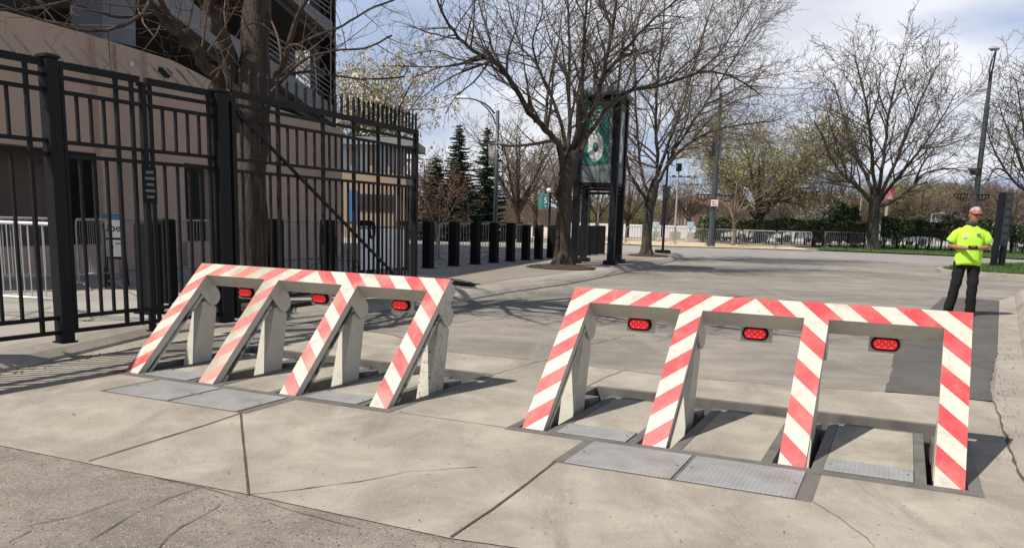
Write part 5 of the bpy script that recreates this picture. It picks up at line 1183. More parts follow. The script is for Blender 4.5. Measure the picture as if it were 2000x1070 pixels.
# forked tree in the middle
Y = 24.0; b = at(1100, 519, PV)
Tb = TreeP(33, 3, (4.0, 4.4, 5.0, 4), .52, .6, .0056, (30, 65), (.03, .05, .04, .0), .17, .3, .15, (9, 2.3, 1.0, .5))
limbed_tree('forked bare tree in front of the gate tower with a knobbly trunk', b,
    [(1100, 490, Y, .235), (1101, 440, Y, .215), (1102, 390, Y, .22), (1100, 366, Y, .265), (1107, 345, Y, .24), (1112, 325, Y, .24), (1122, 295, Y, .18)],
    [(0.099, [(1102, 340, Y), (1094, 290, Y - .2), (1066, 255, Y - .5), (1031, 218, Y - .8), (989, 144, Y - 1.2), (957, 118, Y - 1.4), (915, 92, Y - 1.7), (887, 62, Y - 1.9), (862, 20, Y - 2.1), (845, -40, Y - 2.2)]),
     (0.043, [(989, 144, Y - 1.2), (964, 100, Y - .9), (950, 53, Y - .7), (936, 5, Y - .5), (925, -60, Y - .4)]),
     (0.031, [(1000, 160, Y - 1.1), (960, 130, Y - 1.6), (910, 125, Y - 2.0), (860, 132, Y - 2.4), (815, 150, Y - 2.7)]),
     (0.028, [(945, 112, Y - 1.5), (900, 118, Y - 1.4), (850, 100, Y - 1.2), (800, 108, Y - 1.0)]),
     (0.028, [(957, 118, Y - 1.4), (925, 160, Y - 1.8), (890, 190, Y - 2.2), (870, 222, Y - 2.5)]),
     (0.062, [(1104, 310, Y + .2), (1098, 250, Y + .5), (1072, 180, Y + .9), (1045, 120, Y + 1.2), (1020, 95, Y + 1.4), (1000, 40, Y + 1.7), (985, -30, Y + 2.0)]),
     (0.068, [(1110, 300, Y), (1112, 240, Y + .1), (1111, 160, Y + .2), (1112, 70, Y + .3), (1108, -10, Y + .4), (1100, -120, Y + .5)]),
     (0.068, [(1118, 300, Y), (1135, 215, Y - .4), (1139, 120, Y - .7), (1143, 30, Y - .9), (1150, -60, Y - 1.0), (1160, -160, Y - 1.0)]),
     (0.081, [(1122, 300, Y), (1147, 242, Y - .2), (1174, 160, Y - .5), (1192, 80, Y - .8), (1204, 0, Y - 1.0), (1215, -80, Y - 1.1), (1240, -170, Y - 1.1)]),
     (0.062, [(1175, 158, Y - .5), (1210, 110, Y - .2), (1255, 60, Y + .2), (1310, 10, Y + .5), (1370, -30, Y + .8)]),
     (0.074, [(1128, 310, Y), (1150, 262, Y + .3), (1196, 200, Y + .6), (1232, 178, Y + .8), (1297, 165, Y + 1.1), (1362, 144, Y + 1.4), (1400, 142, Y + 1.6), (1450, 160, Y + 1.8), (1490, 190, Y + 2.0)]),
     (0.031, [(1297, 165, Y + 1.1), (1340, 125, Y + 1.0), (1390, 95, Y + 1.0), (1440, 80, Y + .9)]),
     (0.031, [(1232, 178, Y + .8), (1270, 130, Y + .9), (1300, 80, Y + 1.1), (1330, 30, Y + 1.3)]),
     (0.037, [(1070, 178, Y + .9), (1040, 90, Y + .3), (1060, 20, Y), (1050, -60, Y - .2)]),
     (0.031, [(1045, 240, Y - .6), (1030, 170, Y - .4), (1020, 80, Y - .2), (1030, 0, Y)]),
     (0.031, [(1111, 160, Y + .2), (1080, 90, Y + 1.0), (1060, 30, Y + 1.5)])],
    Tb, (M['bark'], M['twig_grey']), TG)
# second pavement tree, beside the sign pole
Y = 33.0; b = at(1262, 500, PV); Y = b.y
Tc = TreeP(45, 3, (4.2, 4.5, 4.8, 4), .52, .6, .0062, (30, 65), (.02, .04, .03, .0), .17, .34, .15, (9, 2.6, 1.2, .55))
limbed_tree('bare tree at the pavement tip, between the tower and the black pole', b,
    [(1262, 482, Y, .205), (1265, 440, Y, .185), (1268, 405, Y, .20), (1274, 380, Y, .20), (1282, 350, Y, .13)],
    [(0.071, [(1270, 395, Y), (1250, 372, Y - .3), (1228, 330, Y - .6), (1218, 270, Y - .8), (1205, 210, Y - 1.0), (1180, 150, Y - 1.2), (1160, 90, Y - 1.3)]),
     (0.065, [(1268, 380, Y), (1252, 330, Y + .3), (1244, 240, Y + .6), (1240, 150, Y + .8), (1236, 60, Y + 1.0), (1230, -30, Y + 1.1)]),
     (0.082, [(1278, 370, Y), (1284, 320, Y), (1281, 230, Y - .2), (1286, 140, Y - .3), (1296, 50, Y - .4), (1300, -40, Y - .4)]),
     (0.071, [(1284, 345, Y), (1302, 290, Y + .3), (1328, 220, Y + .7), (1350, 150, Y + 1.1), (1372, 70, Y + 1.4), (1395, 0, Y + 1.7)]),
     (0.065, [(1286, 355, Y), (1310, 315, Y - .3), (1350, 278, Y - .6), (1400, 254, Y - .9), (1450, 244, Y - 1.1), (1500, 238, Y - 1.3), (1528, 232, Y - 1.4)]),
     (0.060, [(1302, 320, Y), (1345, 250, Y + .1), (1380, 200, Y + .3), (1425, 130, Y + .5), (1460, 70, Y + .7), (1490, 10, Y + .9)]),
     (0.044, [(1375, 205, Y + .3), (1410, 190, Y - .1), (1445, 170, Y - .5), (1480, 150, Y - .9), (1512, 120, Y - 1.1)]),
     (0.038, [(1350, 278, Y - .6), (1390, 230, Y - 1.2), (1430, 200, Y - 1.6), (1480, 185, Y - 2.0)]),
     (0.038, [(1350, 150, Y + 1.1), (1400, 110, Y + .8), (1440, 50, Y + .6), (1470, 0, Y + .4), (1500, -60, Y + .3)]),
     (0.033, [(1310, 300, Y), (1340, 240, Y - 1.0), (1350, 180, Y - 1.6), (1360, 110, Y - 2.0)]),
     (0.027, [(1400, 254, Y - .9), (1440, 262, Y - 1.4), (1480, 268, Y - 1.8), (1510, 280, Y - 2.1)])],
    Tc, (M['bark2'], M['twig_tan']), TG)
# right tree on the far verge
b = at(1705, 487, .07); Y = b.y
Td = TreeP(57, 3, (2.2, 2.6, 3.0, 3), .52, .5, .014, (28, 60), (.03, .04, .03, .02), .16, .5, .14, (12, 4.0, 1.9, .9))
limbed_tree('round bare tree on the far grass verge with low spreading limbs', b,
    [(1705, 475, Y, .36), (1706, 430, Y, .32), (1708, 405, Y, .36), (1710, 385, Y, .3)],
    [(0.150, [(1706, 400, Y), (1685, 375, Y - .5), (1655, 350, Y - 1.2), (1630, 320, Y - 1.8), (1605, 265, Y - 2.3), (1590, 235, Y - 2.6)]),
     (0.109, [(1700, 385, Y), (1665, 358, Y + .6), (1620, 352, Y + 1.4), (1590, 340, Y + 2)]),
     (0.136, [(1708, 390, Y), (1690, 340, Y + .6), (1660, 270, Y + 1.4), (1640, 200, Y + 2), (1628, 160, Y + 2.4)]),
     (0.136, [(1710, 388, Y), (1705, 320, Y - .6), (1698, 240, Y - 1.2), (1685, 170, Y - 1.6), (1670, 115, Y - 1.8)]),
     (0.136, [(1712, 388, Y), (1726, 310, Y), (1735, 230, Y + .3), (1750, 160, Y + .5), (1765, 105, Y + .6)]),
     (0.129, [(1714, 390, Y), (1745, 325, Y - .8), (1775, 250, Y - 1.6), (1805, 180, Y - 2.2), (1830, 130, Y - 2.5)]),
     (0.129, [(1714, 400, Y), (1750, 350, Y + .8), (1800, 290, Y + 1.6), (1840, 230, Y + 2.2), (1868, 180, Y + 2.6)]),
     (0.136, [(1712, 405, Y), (1745, 392, Y - .7), (1785, 362, Y - 1.4), (1800, 342, Y - 1.7), (1850, 330, Y - 2.2), (1890, 335, Y - 2.5)]),
     (0.082, [(1786, 360, Y - 1.4), (1800, 325, Y - 2.2), (1825, 290, Y - 2.8), (1865, 260, Y - 3.2)]),
     (0.068, [(1655, 350, Y - 1.2), (1640, 300, Y - 2.2), (1620, 240, Y - 2.8), (1612, 190, Y - 3.2)]),
     (0.068, [(1698, 240, Y - 1.2), (1715, 190, Y - 2), (1720, 130, Y - 2.4)]), (0.068, [(1735, 230, Y + .3), (1715, 180, Y + 1), (1710, 125, Y + 1.5)]),
     (0.068, [(1800, 290, Y + 1.6), (1845, 285, Y + 2.2), (1885, 270, Y + 2.6)])],
    Td, (M['bark2'], M['twig']), TG)
# tree cut off by the right edge
b = at(2040, 497, .07); Y = b.y
Te = TreeP(61, 3, (2.2, 2.6, 3.0, 3), .55, .5, .014, (28, 62), (.03, .03, .0, -.02), .18, .5, .12, (12, 4.0, 1.9, .9))
limbed_tree('bare tree cut off by the right edge of the photo, behind the black sign', b,
    [(2040, 470, Y, .33), (2036, 420, Y, .3), (2032, 390, Y, .3)],
    [(0.122, [(2036, 410, Y), (2000, 372, Y - .4), (1965, 335, Y - .8), (1940, 290, Y - 1.2), (1925, 245, Y - 1.4)]),
     (0.122, [(2034, 395, Y), (2000, 330, Y + .5), (1970, 260, Y + 1), (1950, 200, Y + 1.4)]),
     (0.122, [(2034, 390, Y), (2010, 300, Y - .6), (1995, 220, Y - 1), (1985, 160, Y - 1.3)]),
     (0.109, [(2036, 390, Y), (2040, 290, Y), (2045, 200, Y), (2050, 130, Y)]), (0.109, [(2038, 395, Y), (2080, 320, Y), (2120, 240, Y)]),
     (0.061, [(1965, 335, Y - .8), (1945, 330, Y - 1.3), (1930, 350, Y - 1.7), (1922, 368, Y - 1.9)])],
    Te, (M['bark2'], M['twig']), TG)

# generic background trees: a few grown prototypes, each then copied
def grown(seed, H_, spread, r0, T, fork=.3, n=7, lean=0):
    r = random.Random(seed); tm, cm = MB(), MB(); hf = H_ * fork
    tr = [V((0, 0, -.05)), V((r.uniform(-.1, .1), 0, hf * .5)), V((r.uniform(-.1, .1), 0, hf)), V((lean * .3, 0, H_ * .55)), V((lean * .6, 0, H_ * .8))]
    p, q = smooth_path(tr, [r0 * 1.3, r0, r0 * .95, r0 * .5, r0 * .2], 4); knobbly(tm, p, q, 9, r, .06); spawn(cm, p[8:], q[8:], H_ * .5, 0, T)
    for i in range(n):
        a = i * 6.283 / n + r.uniform(-.4, .4); z0 = hf * r.uniform(.75, 1.25); o = V((0, 0, z0)); s = spread * r.uniform(.7, 1.05); h = H_ * r.uniform(.7, .98)
        pts = [o, o + V((math.cos(a) * s * .35, math.sin(a) * s * .35, (h - z0) * .3)), o + V((math.cos(a) * s * .7, math.sin(a) * s * .7, (h - z0) * .65)), o + V((math.cos(a) * s, math.sin(a) * s, (h - z0) * r.uniform(.8, 1)))]
        pp, qq = smooth_path(pts, [r0 * .55, r0 * .4, r0 * .25, r0 * .08], 3); tm.tube(pp, qq, 6, cap=False); spawn(cm, pp, qq, (pts[-1] - pts[0]).length * 1.1, 0, T)
    return tm, cm, T
protos = {}
def make_proto(key, tm, cm, mats, leaf=None, name='bare_tree', T=None):
    t = thing(name, '', 'tree', (0, -200, 0)); tm.build('trunk', mats[0], t, smooth=True, recalc=False); cm.build('crown', mats[1], t, recalc=False)
    if leaf:
        lm = MB(); m_, n_, s_ = leaf; r = T.r; r.shuffle(T.tips)
        for (p, d) in T.tips[:n_]:
            for k in range(3):
                q = p + rv(r) * .16; e = rv(r) * s_ * r.uniform(.5, 1.1); f = e.cross(rv(r)); f.normalize(); f *= s_ * .45; lm.add([q - e, q + f, q + e, q - f], [(0, 1, 2, 3)])
        lm.build('young_leaves', m_, t, recalc=False)
    protos[key] = [t, False]
def place(key, px, Y, top, label, group, hgt_p, rz=0.0, wide=1.0, ybase=455):
    x = gx(px, Y, ybase); h = zY(px, top, Y); s = h / hgt_p; t, used_ = protos[key]
    if used_: o = dup(t, (x, Y, 0), rz, label, (s * wide, s * wide, s))
    else: o = t; o.location = (x, Y, 0); o.rotation_euler.z = rz; o.scale = (s * wide, s * wide, s); o['label'] = label; protos[key][1] = True
    o['group'] = group; return o
def TP(seed, rmin, dens=(2.2, 2.6, 3.0, 3), **k): return TreeP(seed, 3, dens, .5, .55, rmin, (28, 60), (.03, .03, .02, .0), .17, .6, .15, (10, 3.2, 1.5, .8), **k)
tm, cm, T = grown(101, 9, 4.2, .22, TP(101, .014), .25, 8); make_proto('brownA', tm, cm, (M['bark2'], M['twig_tan']), None, T=T)
tm, cm, T = grown(102, 9, 3.4, .2, TP(102, .014), .3, 7); make_proto('brownB', tm, cm, (M['bark2'], M['twig']), None, T=T)
tm, cm, T = grown(103, 9, 4.8, .24, TP(103, .011, (3.0, 3.2, 3.8, 3)), .22, 11); make_proto('pale_green', tm, cm, (M['bark2'], M['twig_tan']), (M['leaf_yg'], 14000, .075), T=T, name='budding_tree')
tm, cm, T = grown(104, 10, 4.6, .25, TP(104, .013, (1.8, 2.3, 3.0, 3)), .2, 10); make_proto('yellow', tm, cm, (M['bark2'], M['twig_tan']), (M['leaf_pale'], 7000, .11), T=T, name='budding_tree')
tm, cm, T = grown(105, 4, 1.5, .06, TP(105, .008, (2.4, 3, 3.5, 3)), .32, 6); make_proto('sapling', tm, cm, (M['twig_tan'], M['twig_tan']), None, T=T, name='sapling')
tm, cm, T = grown(106, 5, 2.0, .12, TP(106, .012, (2.0, 2.8, 3.4, 3)), .25, 8); make_proto('blossom', tm, cm, (M['bark2'], M['twig_tan']), (M['blossom'], 5000, .10), T=T, name='blossom_tree')
tm, cm, T = grown(107, 5, 2.2, .10, TP(107, .012, (2.0, 2.8, 3.4, 3)), .2, 8); make_proto('dry', tm, cm, (M['bark2'], M['twig_red']), (M['dead_leaf'], 3500, .07), T=T, name='dry_leaved_tree')
BG = 'background trees beyond the street'
place('pale_green', 1478, 61.5, 246, 'wide pale green budding tree behind the far barricades, left of the hedge gap', BG, 8.2, .4, 1.12)
place('sapling', 1432, 56.5, 335, 'thin bare sapling beside the banner lamp post', BG, 3.7, .9, 1.5)
place('yellow', 712, 52, 72, 'pale yellow budding tree rising behind the edge of the stadium', BG, 9.4, 0, .85)
place('brownA', 1010, 56, 225, 'tall spreading bare tree behind the banners of the grey street lamp', BG, 8.6, .3, 1.0)
place('brownA', 1105, 62, 268, 'bare tan tree between the grey street lamp and forked trunk', BG, 8.6, 2.0, 1.0)
place('brownB', 1045, 66, 292, 'slimmer bare tree behind the small green sign', BG, 8.6, 1.2, 1.1)
place('brownB', 828, 60, 292, 'bare tree just right of the gate leaf, behind the short spruce', BG, 8.6, 3.2, .9)
place('dry', 858, 39, 345, 'small rusty brown tree keeping dry leaves in front of the spruces', BG, 4.6, .5, 1.0)
place('brownB', 1165, 70, 330, 'bare tree glimpsed between the tower legs', BG, 8.6, 4.1, 1.3)
place('brownA', 1225, 72, 318, 'brown tree directly right of the tower legs', BG, 8.6, 5.0, 1.0)
place('brownB', 1345, 90, 352, 'low brown tree in front of the far brick building', BG, 8.6, .2, 1.4)
place('brownB', 1610, 68, 318, 'crooked bare tree above the white blossom tree', BG, 8.6, 2.6, .9)
place('blossom', 1592, 66, 396, 'small white blossoming tree above the hedge', BG, 4.7, .3, 1.0)
place('brownA', 1300, 92, 345, 'brown tree behind the white mast', BG, 8.6, 1.5, 1.2)
WG = 'brown woodland trees along the horizon'
rw = random.Random(8)
wood = [(1520, 372), (1568, 368), (1640, 372), (1690, 360), (1742, 356), (1795, 352), (1845, 350), (1885, 358), (1930, 362), (1975, 350), (2020, 355), (1260, 372), (1395, 378), (1440, 375), (1120, 385), (1190, 380), (985, 372), (890, 340)]
wl = ['behind the pale green tree', 'left of the white blossom tree', 'above the dark shrub', 'directly behind the right tree trunk', 'behind the red and white banner', 'right of the red and white banner', 'left of the lamp baskets', 'behind the tall lamp and the man', 'right of the man', 'behind the black sign', 'at the right edge of the photo', 'left of the pavement tip tree', 'behind the banner lamp post', 'behind the sapling', 'left of the tower', 'seen through the tower', 'behind the grey street lamp', 'behind the tall spruce']
for i, ((px, top), l) in enumerate(zip(wood, wl)):
    place('brownA' if i % 2 else 'brownB', px, 108 + (i * 37 % 30), top, 'far brown woodland tree ' + l, WG, 8.6, i * 1.3, 1.7)
place('pale_green', 1758, 118, 362, 'far greenish budding tree above the hedge right of the banner', WG, 8.2, 2.2, 1.5)
place('pale_green', 1246, 80, 398, 'small yellow green budding tree left of the pavement tip tree', WG, 8.2, 1.1, 1.0)
place('pale_green', 1160, 84, 402, 'small yellow green budding tree seen under the tower panel', WG, 8.2, 3.0, 1.0)
# undergrowth behind the hedge and on the horizon: a mass nobody could count
def brush(name, m, seed, n, lo, hi):
    mb = MB(); r = random.Random(seed)
    def top(px): return 402 - 8 * math.sin(px * .021) - (22 if px > 1500 else 0) - (14 if px > 1700 else 0) + 6 * math.sin(px * .063 + seed)
    for i in range(n):
        px = r.uniform(780, 2060); Y = r.uniform(lo, hi); base = V((gx(px, Y), Y, 0)); h = max(.8, zY(px, top(px) + r.gauss(0, 4), Y))
        z = h * r.random() ** .75; a = r.gauss(0, .55); e = V((math.sin(a), r.uniform(-.3, .3), math.cos(a))) * r.uniform(.35, 1.0); p = base + V((0, 0, z * .93)); wv = V((e.z, 0, -e.x)).normalized() * r.uniform(.02, .055)
        mb.add([p - wv, p + wv, p + e], [(0, 1, 2)])
    tag(mb.build(name, m, recalc=False), kind='stuff')
brush('undergrowth', M['twig_red'], 77, 26000, 112, 150); brush('woodland_brush', mat('olive_brush', (.085, .075, .042), .9, .35, .15, c2=(.12, .095, .065)), 78, 30000, 118, 158)

# spruces
def spruce(px, Y, top, wid, label, m, seed, sparse=1.0, name='spruce'):
    b = V((gx(px, Y, 470), Y, 0)); h = zY(px, top, Y); t = thing(name, label, 'tree', b, 0, 'spruces behind the bollards'); r = random.Random(seed)
    tm = MB(); tm.tube([b, b + Z * h * .5, b + Z * h], [.13, .08, .012], 8); tm.build('trunk', M['bark'], t, b)
    cm = MB(); z = .35; 
    while z < h - .1:
        f = 1 - z / h; Lb = wid * (f ** .85) * r.uniform(.75, 1.1) + .10; n = max(4, int(5 + 7 * f)); a0 = r.uniform(0, 6)
        for k in range(n):
            if r.random() > .97 * sparse: continue
            a = a0 + k * 6.283 / n + r.uniform(-.25, .25); L = Lb * r.uniform(.65, 1.12); d = V((math.cos(a), math.sin(a), 0)); sd = V((-d.y, d.x, 0)); p0 = b + Z * (z + r.uniform(-.06, .06)); m2 = max(5, int(L / .055))
            cm.tube([p0, p0 + d * L * .6 + Z * (-.10 * L), p0 + d * L + Z * (-.04 * L)], [.014, .01, .004], 3, cap=False)
            for j in range(1, m2 + 1):
                q = j / m2; p = p0 + d * L * q + Z * (-.22 * L * q + .18 * L * q * q); wdt = .26 * L * (1.05 - q) + .06
                for s in (-1, 1):
                    for u in range(4):
                        e = (sd * s * r.uniform(.5, 1) + d * r.uniform(.2, .7) + Z * r.uniform(-.55, .1)).normalized() * wdt * r.uniform(.6, 1.1); f_ = V((r.gauss(0, 1), r.gauss(0, 1), r.gauss(0, 1))).cross(e).normalized() * r.uniform(.022, .042)
                        cm.add([p - f_, p + e * .6 + f_ * 1.3, p + e, p + e * .6 - f_ * 1.3], [(0, 1, 2, 3)])
        z += .12 + .08 * f
    cm.build('crown', m, t, b, recalc=False); return t
spruce(893, 45, 243, 2.0, 'tall dark green spruce with a pointed top, middle of the three', M['conif'], 5)
spruce(948, 47, 246, 1.7, 'dark spruce just left of the grey street lamp pole', M['conif'], 6, .85)
spruce(850, 44, 306, 2.2, 'shorter brownish spruce nearest the gate leaf', M['conif_b'], 7, .9)

# clipped hedges, shrubs: leaf clumps through the volume on bare stems
def leafy(name, label, cat, p0, p1, depth, z0, z1, m, n, s_, seed, group=None, lump=.25, stems=0, round_=False):
    a, b = V(p0), V(p1); d = (b - a); L = d.length; d.normalize(); nn = V((-d.y, d.x, 0)); r = random.Random(seed)
    t = thing(name, label, cat, a, 0, group); mb = MB(); ph = [r.uniform(0, 6) for _ in range(5)]
    for i in range(n):
        u = r.random(); v = r.uniform(-1, 1); q = r.random()
        top = z1 + lump * (math.sin(u * L * 1.1 + ph[0]) * .3 + math.sin(u * L * 3.1 + ph[1]) * .2 + r.gauss(0, .12)); bot = z0 + .3 * abs(math.sin(u * L * .9 + ph[2]))
        if round_:
            e_ = math.sqrt(max(0, 1 - (2 * u - 1) ** 2)); top = z0 + (z1 - z0) * e_ * (1 + .12 * math.sin(u * 17 + ph[3]) + r.gauss(0, .05)); bot = z0
        f = r.random(); 
        if f < .45: z = bot + (top - bot) * q; v = -1 + abs(r.gauss(0, .2))
        elif f < .7: z = top - abs(r.gauss(0, .08))
        else: z = bot + (top - bot) * q
        p = a + d * (u * L) + nn * (v * depth / 2) + Z * z; e = rv(r) * s_ * r.uniform(.6, 1.3); g_ = e.cross(rv(r)).normalized() * s_ * .5
        mb.add([p - e, p + g_, p + e, p - g_], [(0, 1, 2, 3)])
    mb.build('foliage', m, t, a, recalc=False)
    if stems:
        for i in range(stems):
            sm = MB()
            p = a + d * (L * (i + .5 + r.uniform(-.2, .2)) / stems); c = p + Z * (z0 + .5)
            for k in range(3): sm.tube([p + nn * r.uniform(-.1, .1) + d * r.uniform(-.1, .1), c + d * r.uniform(-.35, .35) + nn * r.uniform(-.2, .2)], [.05, .03], 5)
            sm.build('stem', M['bark'], t, a)
    return t
Yh = 60.0; G0 = 'clipped hedges across the street'
def hp_(px, Y): return (gx(px, Y), Y, 0)
leafy('hedge', 'long clipped dark hedge between the banner lamp post and the right tree', 'hedge', hp_(1378, 62), hp_(1702, 60), 1.7, .75, zY(1550, 432, 61), M['hedge'], 15000, .11, 3, G0, .35, 14)
leafy('hedge', 'clipped dark hedge behind the man in yellow', 'hedge', hp_(1722, 60), hp_(1935, 57), 1.7, .70, zY(1830, 432, 59), M['hedge'], 11000, .11, 4, G0, .35, 10)
leafy('hedge', 'short hedge end running off the right edge of the photo', 'hedge', hp_(1940, 57), hp_(2080, 55), 1.7, .70, zY(1950, 440, 57), M['hedge'], 5000, .11, 5, G0, .3, 6)
leafy('shrub', 'dark green shrub swelling above the hedge left of the right tree', 'shrub', hp_(1600, 65), hp_(1678, 65), 2.6, .4, zY(1640, 404, 65), M['shrub'], 5000, .15, 6, 'shrubs above the hedge', .3, 3, True)
leafy('shrub', 'dense green shrub at the left end of the long hedge', 'shrub', hp_(1362, 62.5), hp_(1402, 62.5), 2.0, .3, zY(1385, 424, 62.5), M['shrub'], 2500, .13, 8, 'shrubs above the hedge', .3, 2, True)
# low iron fence under the hedges
fb_ = MB(); A, B = V(hp_(1380, 59.2)), V(hp_(1935, 55.6)); n_p = 150; dd = (B - A) / n_p
t = thing('low_fence', 'low black iron fence half hidden under the long hedges', 'fence', A)
for i in range(90):
    c = A.lerp(B, i / 89); mb = MB(); mb.bar(c, c + Z * 1.25, .03, .03); mb.build('picket', M['iron'], t, A)
for h in (.2, 1.2):
    mb = MB(); mb.bar(A + Z * h, B + Z * h, .03, .04); mb.build('rail', M['iron'], t, A)
# mulch rings round the pavement trees
def mulch(px, py, rx, ry, z, seed):
    c = at(px, py, z); r = random.Random(seed); mb = MB(); rings = []
    for k, (s, h) in enumerate(((1, .006), (.8, .03), (.45, .07), (.05, .09))):
        rings.append([c + V((rx * s * math.cos(a * .314) * r.uniform(.9, 1.08), ry * s * math.sin(a * .314) * r.uniform(.9, 1.08), h)) for a in range(20)])
    mb.loft(rings); struct('mulch_bed', mb, M['soil'], smooth=True)
    cl_ = MB()
    for i in range(500):
        a = r.uniform(0, 6.28); s = math.sqrt(r.random()); p = c + V((rx * s * math.cos(a), ry * s * math.sin(a), .01 + .085 * (1 - s))); e = rv(r) * .035; f = e.cross(rv(r)).normalized() * .015; cl_.add([p - e, p + f, p + e, p - f], [(0, 1, 2, 3)])
    tag(cl_.build('bark_chips', M['soil'], recalc=False), kind='stuff')
mulch(1096, 523, .95, 1.2, PV, 1); mulch(1264, 500, .75, .9, PV, 2); mulch(487, 598, .6, .7, PV, 3)

# ------------------------------------------------------------------ the man in the yellow shirt
PF = at(1877, 614.5, .012)
def skinned(name, nodes, edges, m, parent, levels=2, root=0):
    me = bpy.data.meshes.new(name); me.from_pydata([n[0] for n in nodes], edges, [])
    ob = bpy.data.objects.new(name, me); col.objects.link(ob)
    md = ob.modifiers.new('skin', 'SKIN'); md.use_smooth_shade = True
    for i, n in enumerate(nodes):
        s = me.skin_vertices[0].data[i]; rr = n[1]; s.radius = rr if isinstance(rr, tuple) else (rr, rr); s.use_root = (i == root)
    sd = ob.modifiers.new('sub', 'SUBSURF'); sd.levels = levels; sd.render_levels = levels
    bpy.context.view_layer.update()
    m2 = bpy.data.meshes.new_from_object(ob.evaluated_get(bpy.context.evaluated_depsgraph_get()))
    bpy.data.objects.remove(ob); bpy.data.meshes.remove(me); m2.name = name; m2.materials.clear(); m2.materials.append(m)
    for p in m2.polygons: p.use_smooth = True
    o2 = bpy.data.objects.new(name, m2); col.objects.link(o2); o2.parent = parent; return o2
man = thing('person', 'man in bright yellow shirt, red cap and dark trousers looking down at a phone', 'person', PF, R(-17))
# local frame: faces -Y, left hand at +X ; feet apart, weight on one leg
hipL, hipR = V((.10, 0, .93)), V((-.10, .01, .93))
kneeL, kneeR = V((.115, -.03, .50)), V((-.145, -.01, .50)); ankL, ankR = V((.135, .02, .09)), V((-.205, .04, .09))
shL, shR = V((.178, .0, 1.415)), V((-.178, .0, 1.415)); elL, elR = V((.305, .02, 1.175)), V((-.305, .02, 1.175)); wrL, wrR = V((.075, -.245, 1.145)), V((-.075, -.245, 1.145))
nodes = [(V((0, .0, .97)), .125), (V((0, .0, 1.15)), (.13, .10)), (V((0, -.005, 1.35)), (.15, .105)), (V((0, .0, 1.46)), .066), (V((0, -.015, 1.56)), .058), (V((0, -.03, 1.63)), .07),
         (hipL, .09), (kneeL, .062), (ankL, .043), (hipR, .09), (kneeR, .062), (ankR, .043), (V((.14, -.02, .05)), .03), (V((-.21, .0, .05)), .03),
         (shL, .045), (elL, .047), (wrL, .030), (shR, .045), (elR, .047), (wrR, .030), (V((.19, -.115, 1.155)), .044), (V((-.19, -.115, 1.155)), .044)]
edges = [(0, 1), (1, 2), (2, 3), (3, 4), (4, 5), (0, 6), (6, 7), (7, 8), (0, 9), (9, 10), (10, 11), (8, 12), (11, 13), (3, 14), (14, 15), (15, 20), (20, 16), (3, 17), (17, 18), (18, 21), (21, 19)]
# hands: palms and five bent fingers each, grown from the wrists
for sgn, wi in ((1, 16), (-1, 19)):
    w0 = nodes[wi][0]; pal = w0 + V((-sgn * .045, -.035, .0)); pi_ = len(nodes); nodes.append((pal, (.030, .020))); edges.append((wi, pi_))
    for k in range(4):
        dz = (.022 - .015 * k); ln = (.030, .034, .032, .026)[k]
        a = pal + V((-sgn * .022, -.022 + .004 * k, dz * .8)); b_ = a + V((-sgn * ln * .55, -.014, .004)); c_ = b_ + V((-sgn * ln * .35, .012, .012)); i0 = len(nodes)
        nodes += [(a, .0105), (b_, .0095), (c_, .0085)]; edges += [(pi_, i0), (i0, i0 + 1), (i0 + 1, i0 + 2)]
    a = pal + V((sgn * .004, -.012, .026)); b_ = a + V((-sgn * .018, -.012, .022)); i0 = len(nodes); nodes += [(a, .012), (b_, .010)]; edges += [(pi_, i0), (i0, i0 + 1)]
body = skinned('body', nodes, edges, M['skin'], man, 2)
# head joined to the same surface: shaped rings with nose and jaw
hd = MB(); HC = V((.015, -.045, 1.695)); yaw_h = R(24); ch, sh_ = math.cos(yaw_h), math.sin(yaw_h)
def hrot(p): x, y, z = p; y, z = y + z * .12 * -1, z; return HC + V((x * ch - y * sh_, x * sh_ + y * ch, z))
rings = []
for z, rx, ryf, ryb in ((-.135, .030, .035, .03), (-.122, .045, .072, .045), (-.095, .058, .088, .065), (-.06, .068, .092, .085), (-.02, .074, .094, .098), (.02, .077, .094, .104), (.06, .076, .090, .104), (.10, .064, .076, .09), (.125, .038, .045, .055), (.135, .012, .015, .015)):
    rg = []
    for k in range(24):
        a = k * math.pi / 12; c, s = math.cos(a), math.sin(a); y = s * (ryb if s > 0 else ryf); x = c * rx
        if s < 0:
            fr = max(0, 1 - abs(x) / .016)
            if -.065 < z < .03: y -= fr * .026 * (1 - abs(z + .03) / .07)           # nose
            if -.1 < z < -.07: y -= max(0, 1 - abs(x) / .03) * .006                  # lips
            if .0 < z < .04: y += max(0, 1 - abs(abs(x) - .032) / .02) * .010         # eye sockets
        rg.append(hrot((x, y, z)))
    rings.append(rg)
hd.loft(rings)
for s in (-1, 1):
    hd.loft([[hrot((s * (.074 + dx), .012 + dy * q, -.01 + dz * q)) for dy, dz in ((-.02, 0), (-.012, .03), (.008, .034), (.02, .015), (.012, -.02), (0, -.032))] for dx, q in ((0, .8), (.014, 1), (.018, .7))])
head = hd.build('head', M['skin'], None, smooth=True)
for o_ in (head, body): o_.select_set(False)
bm = bmesh.new(); bm.from_mesh(body.data); bm.from_mesh(head.data); bm.to_mesh(body.data); bm.free()
for p in body.data.polygons: p.use_smooth = True
hm = head.data; bpy.data.objects.remove(head); bpy.data.meshes.remove(hm)
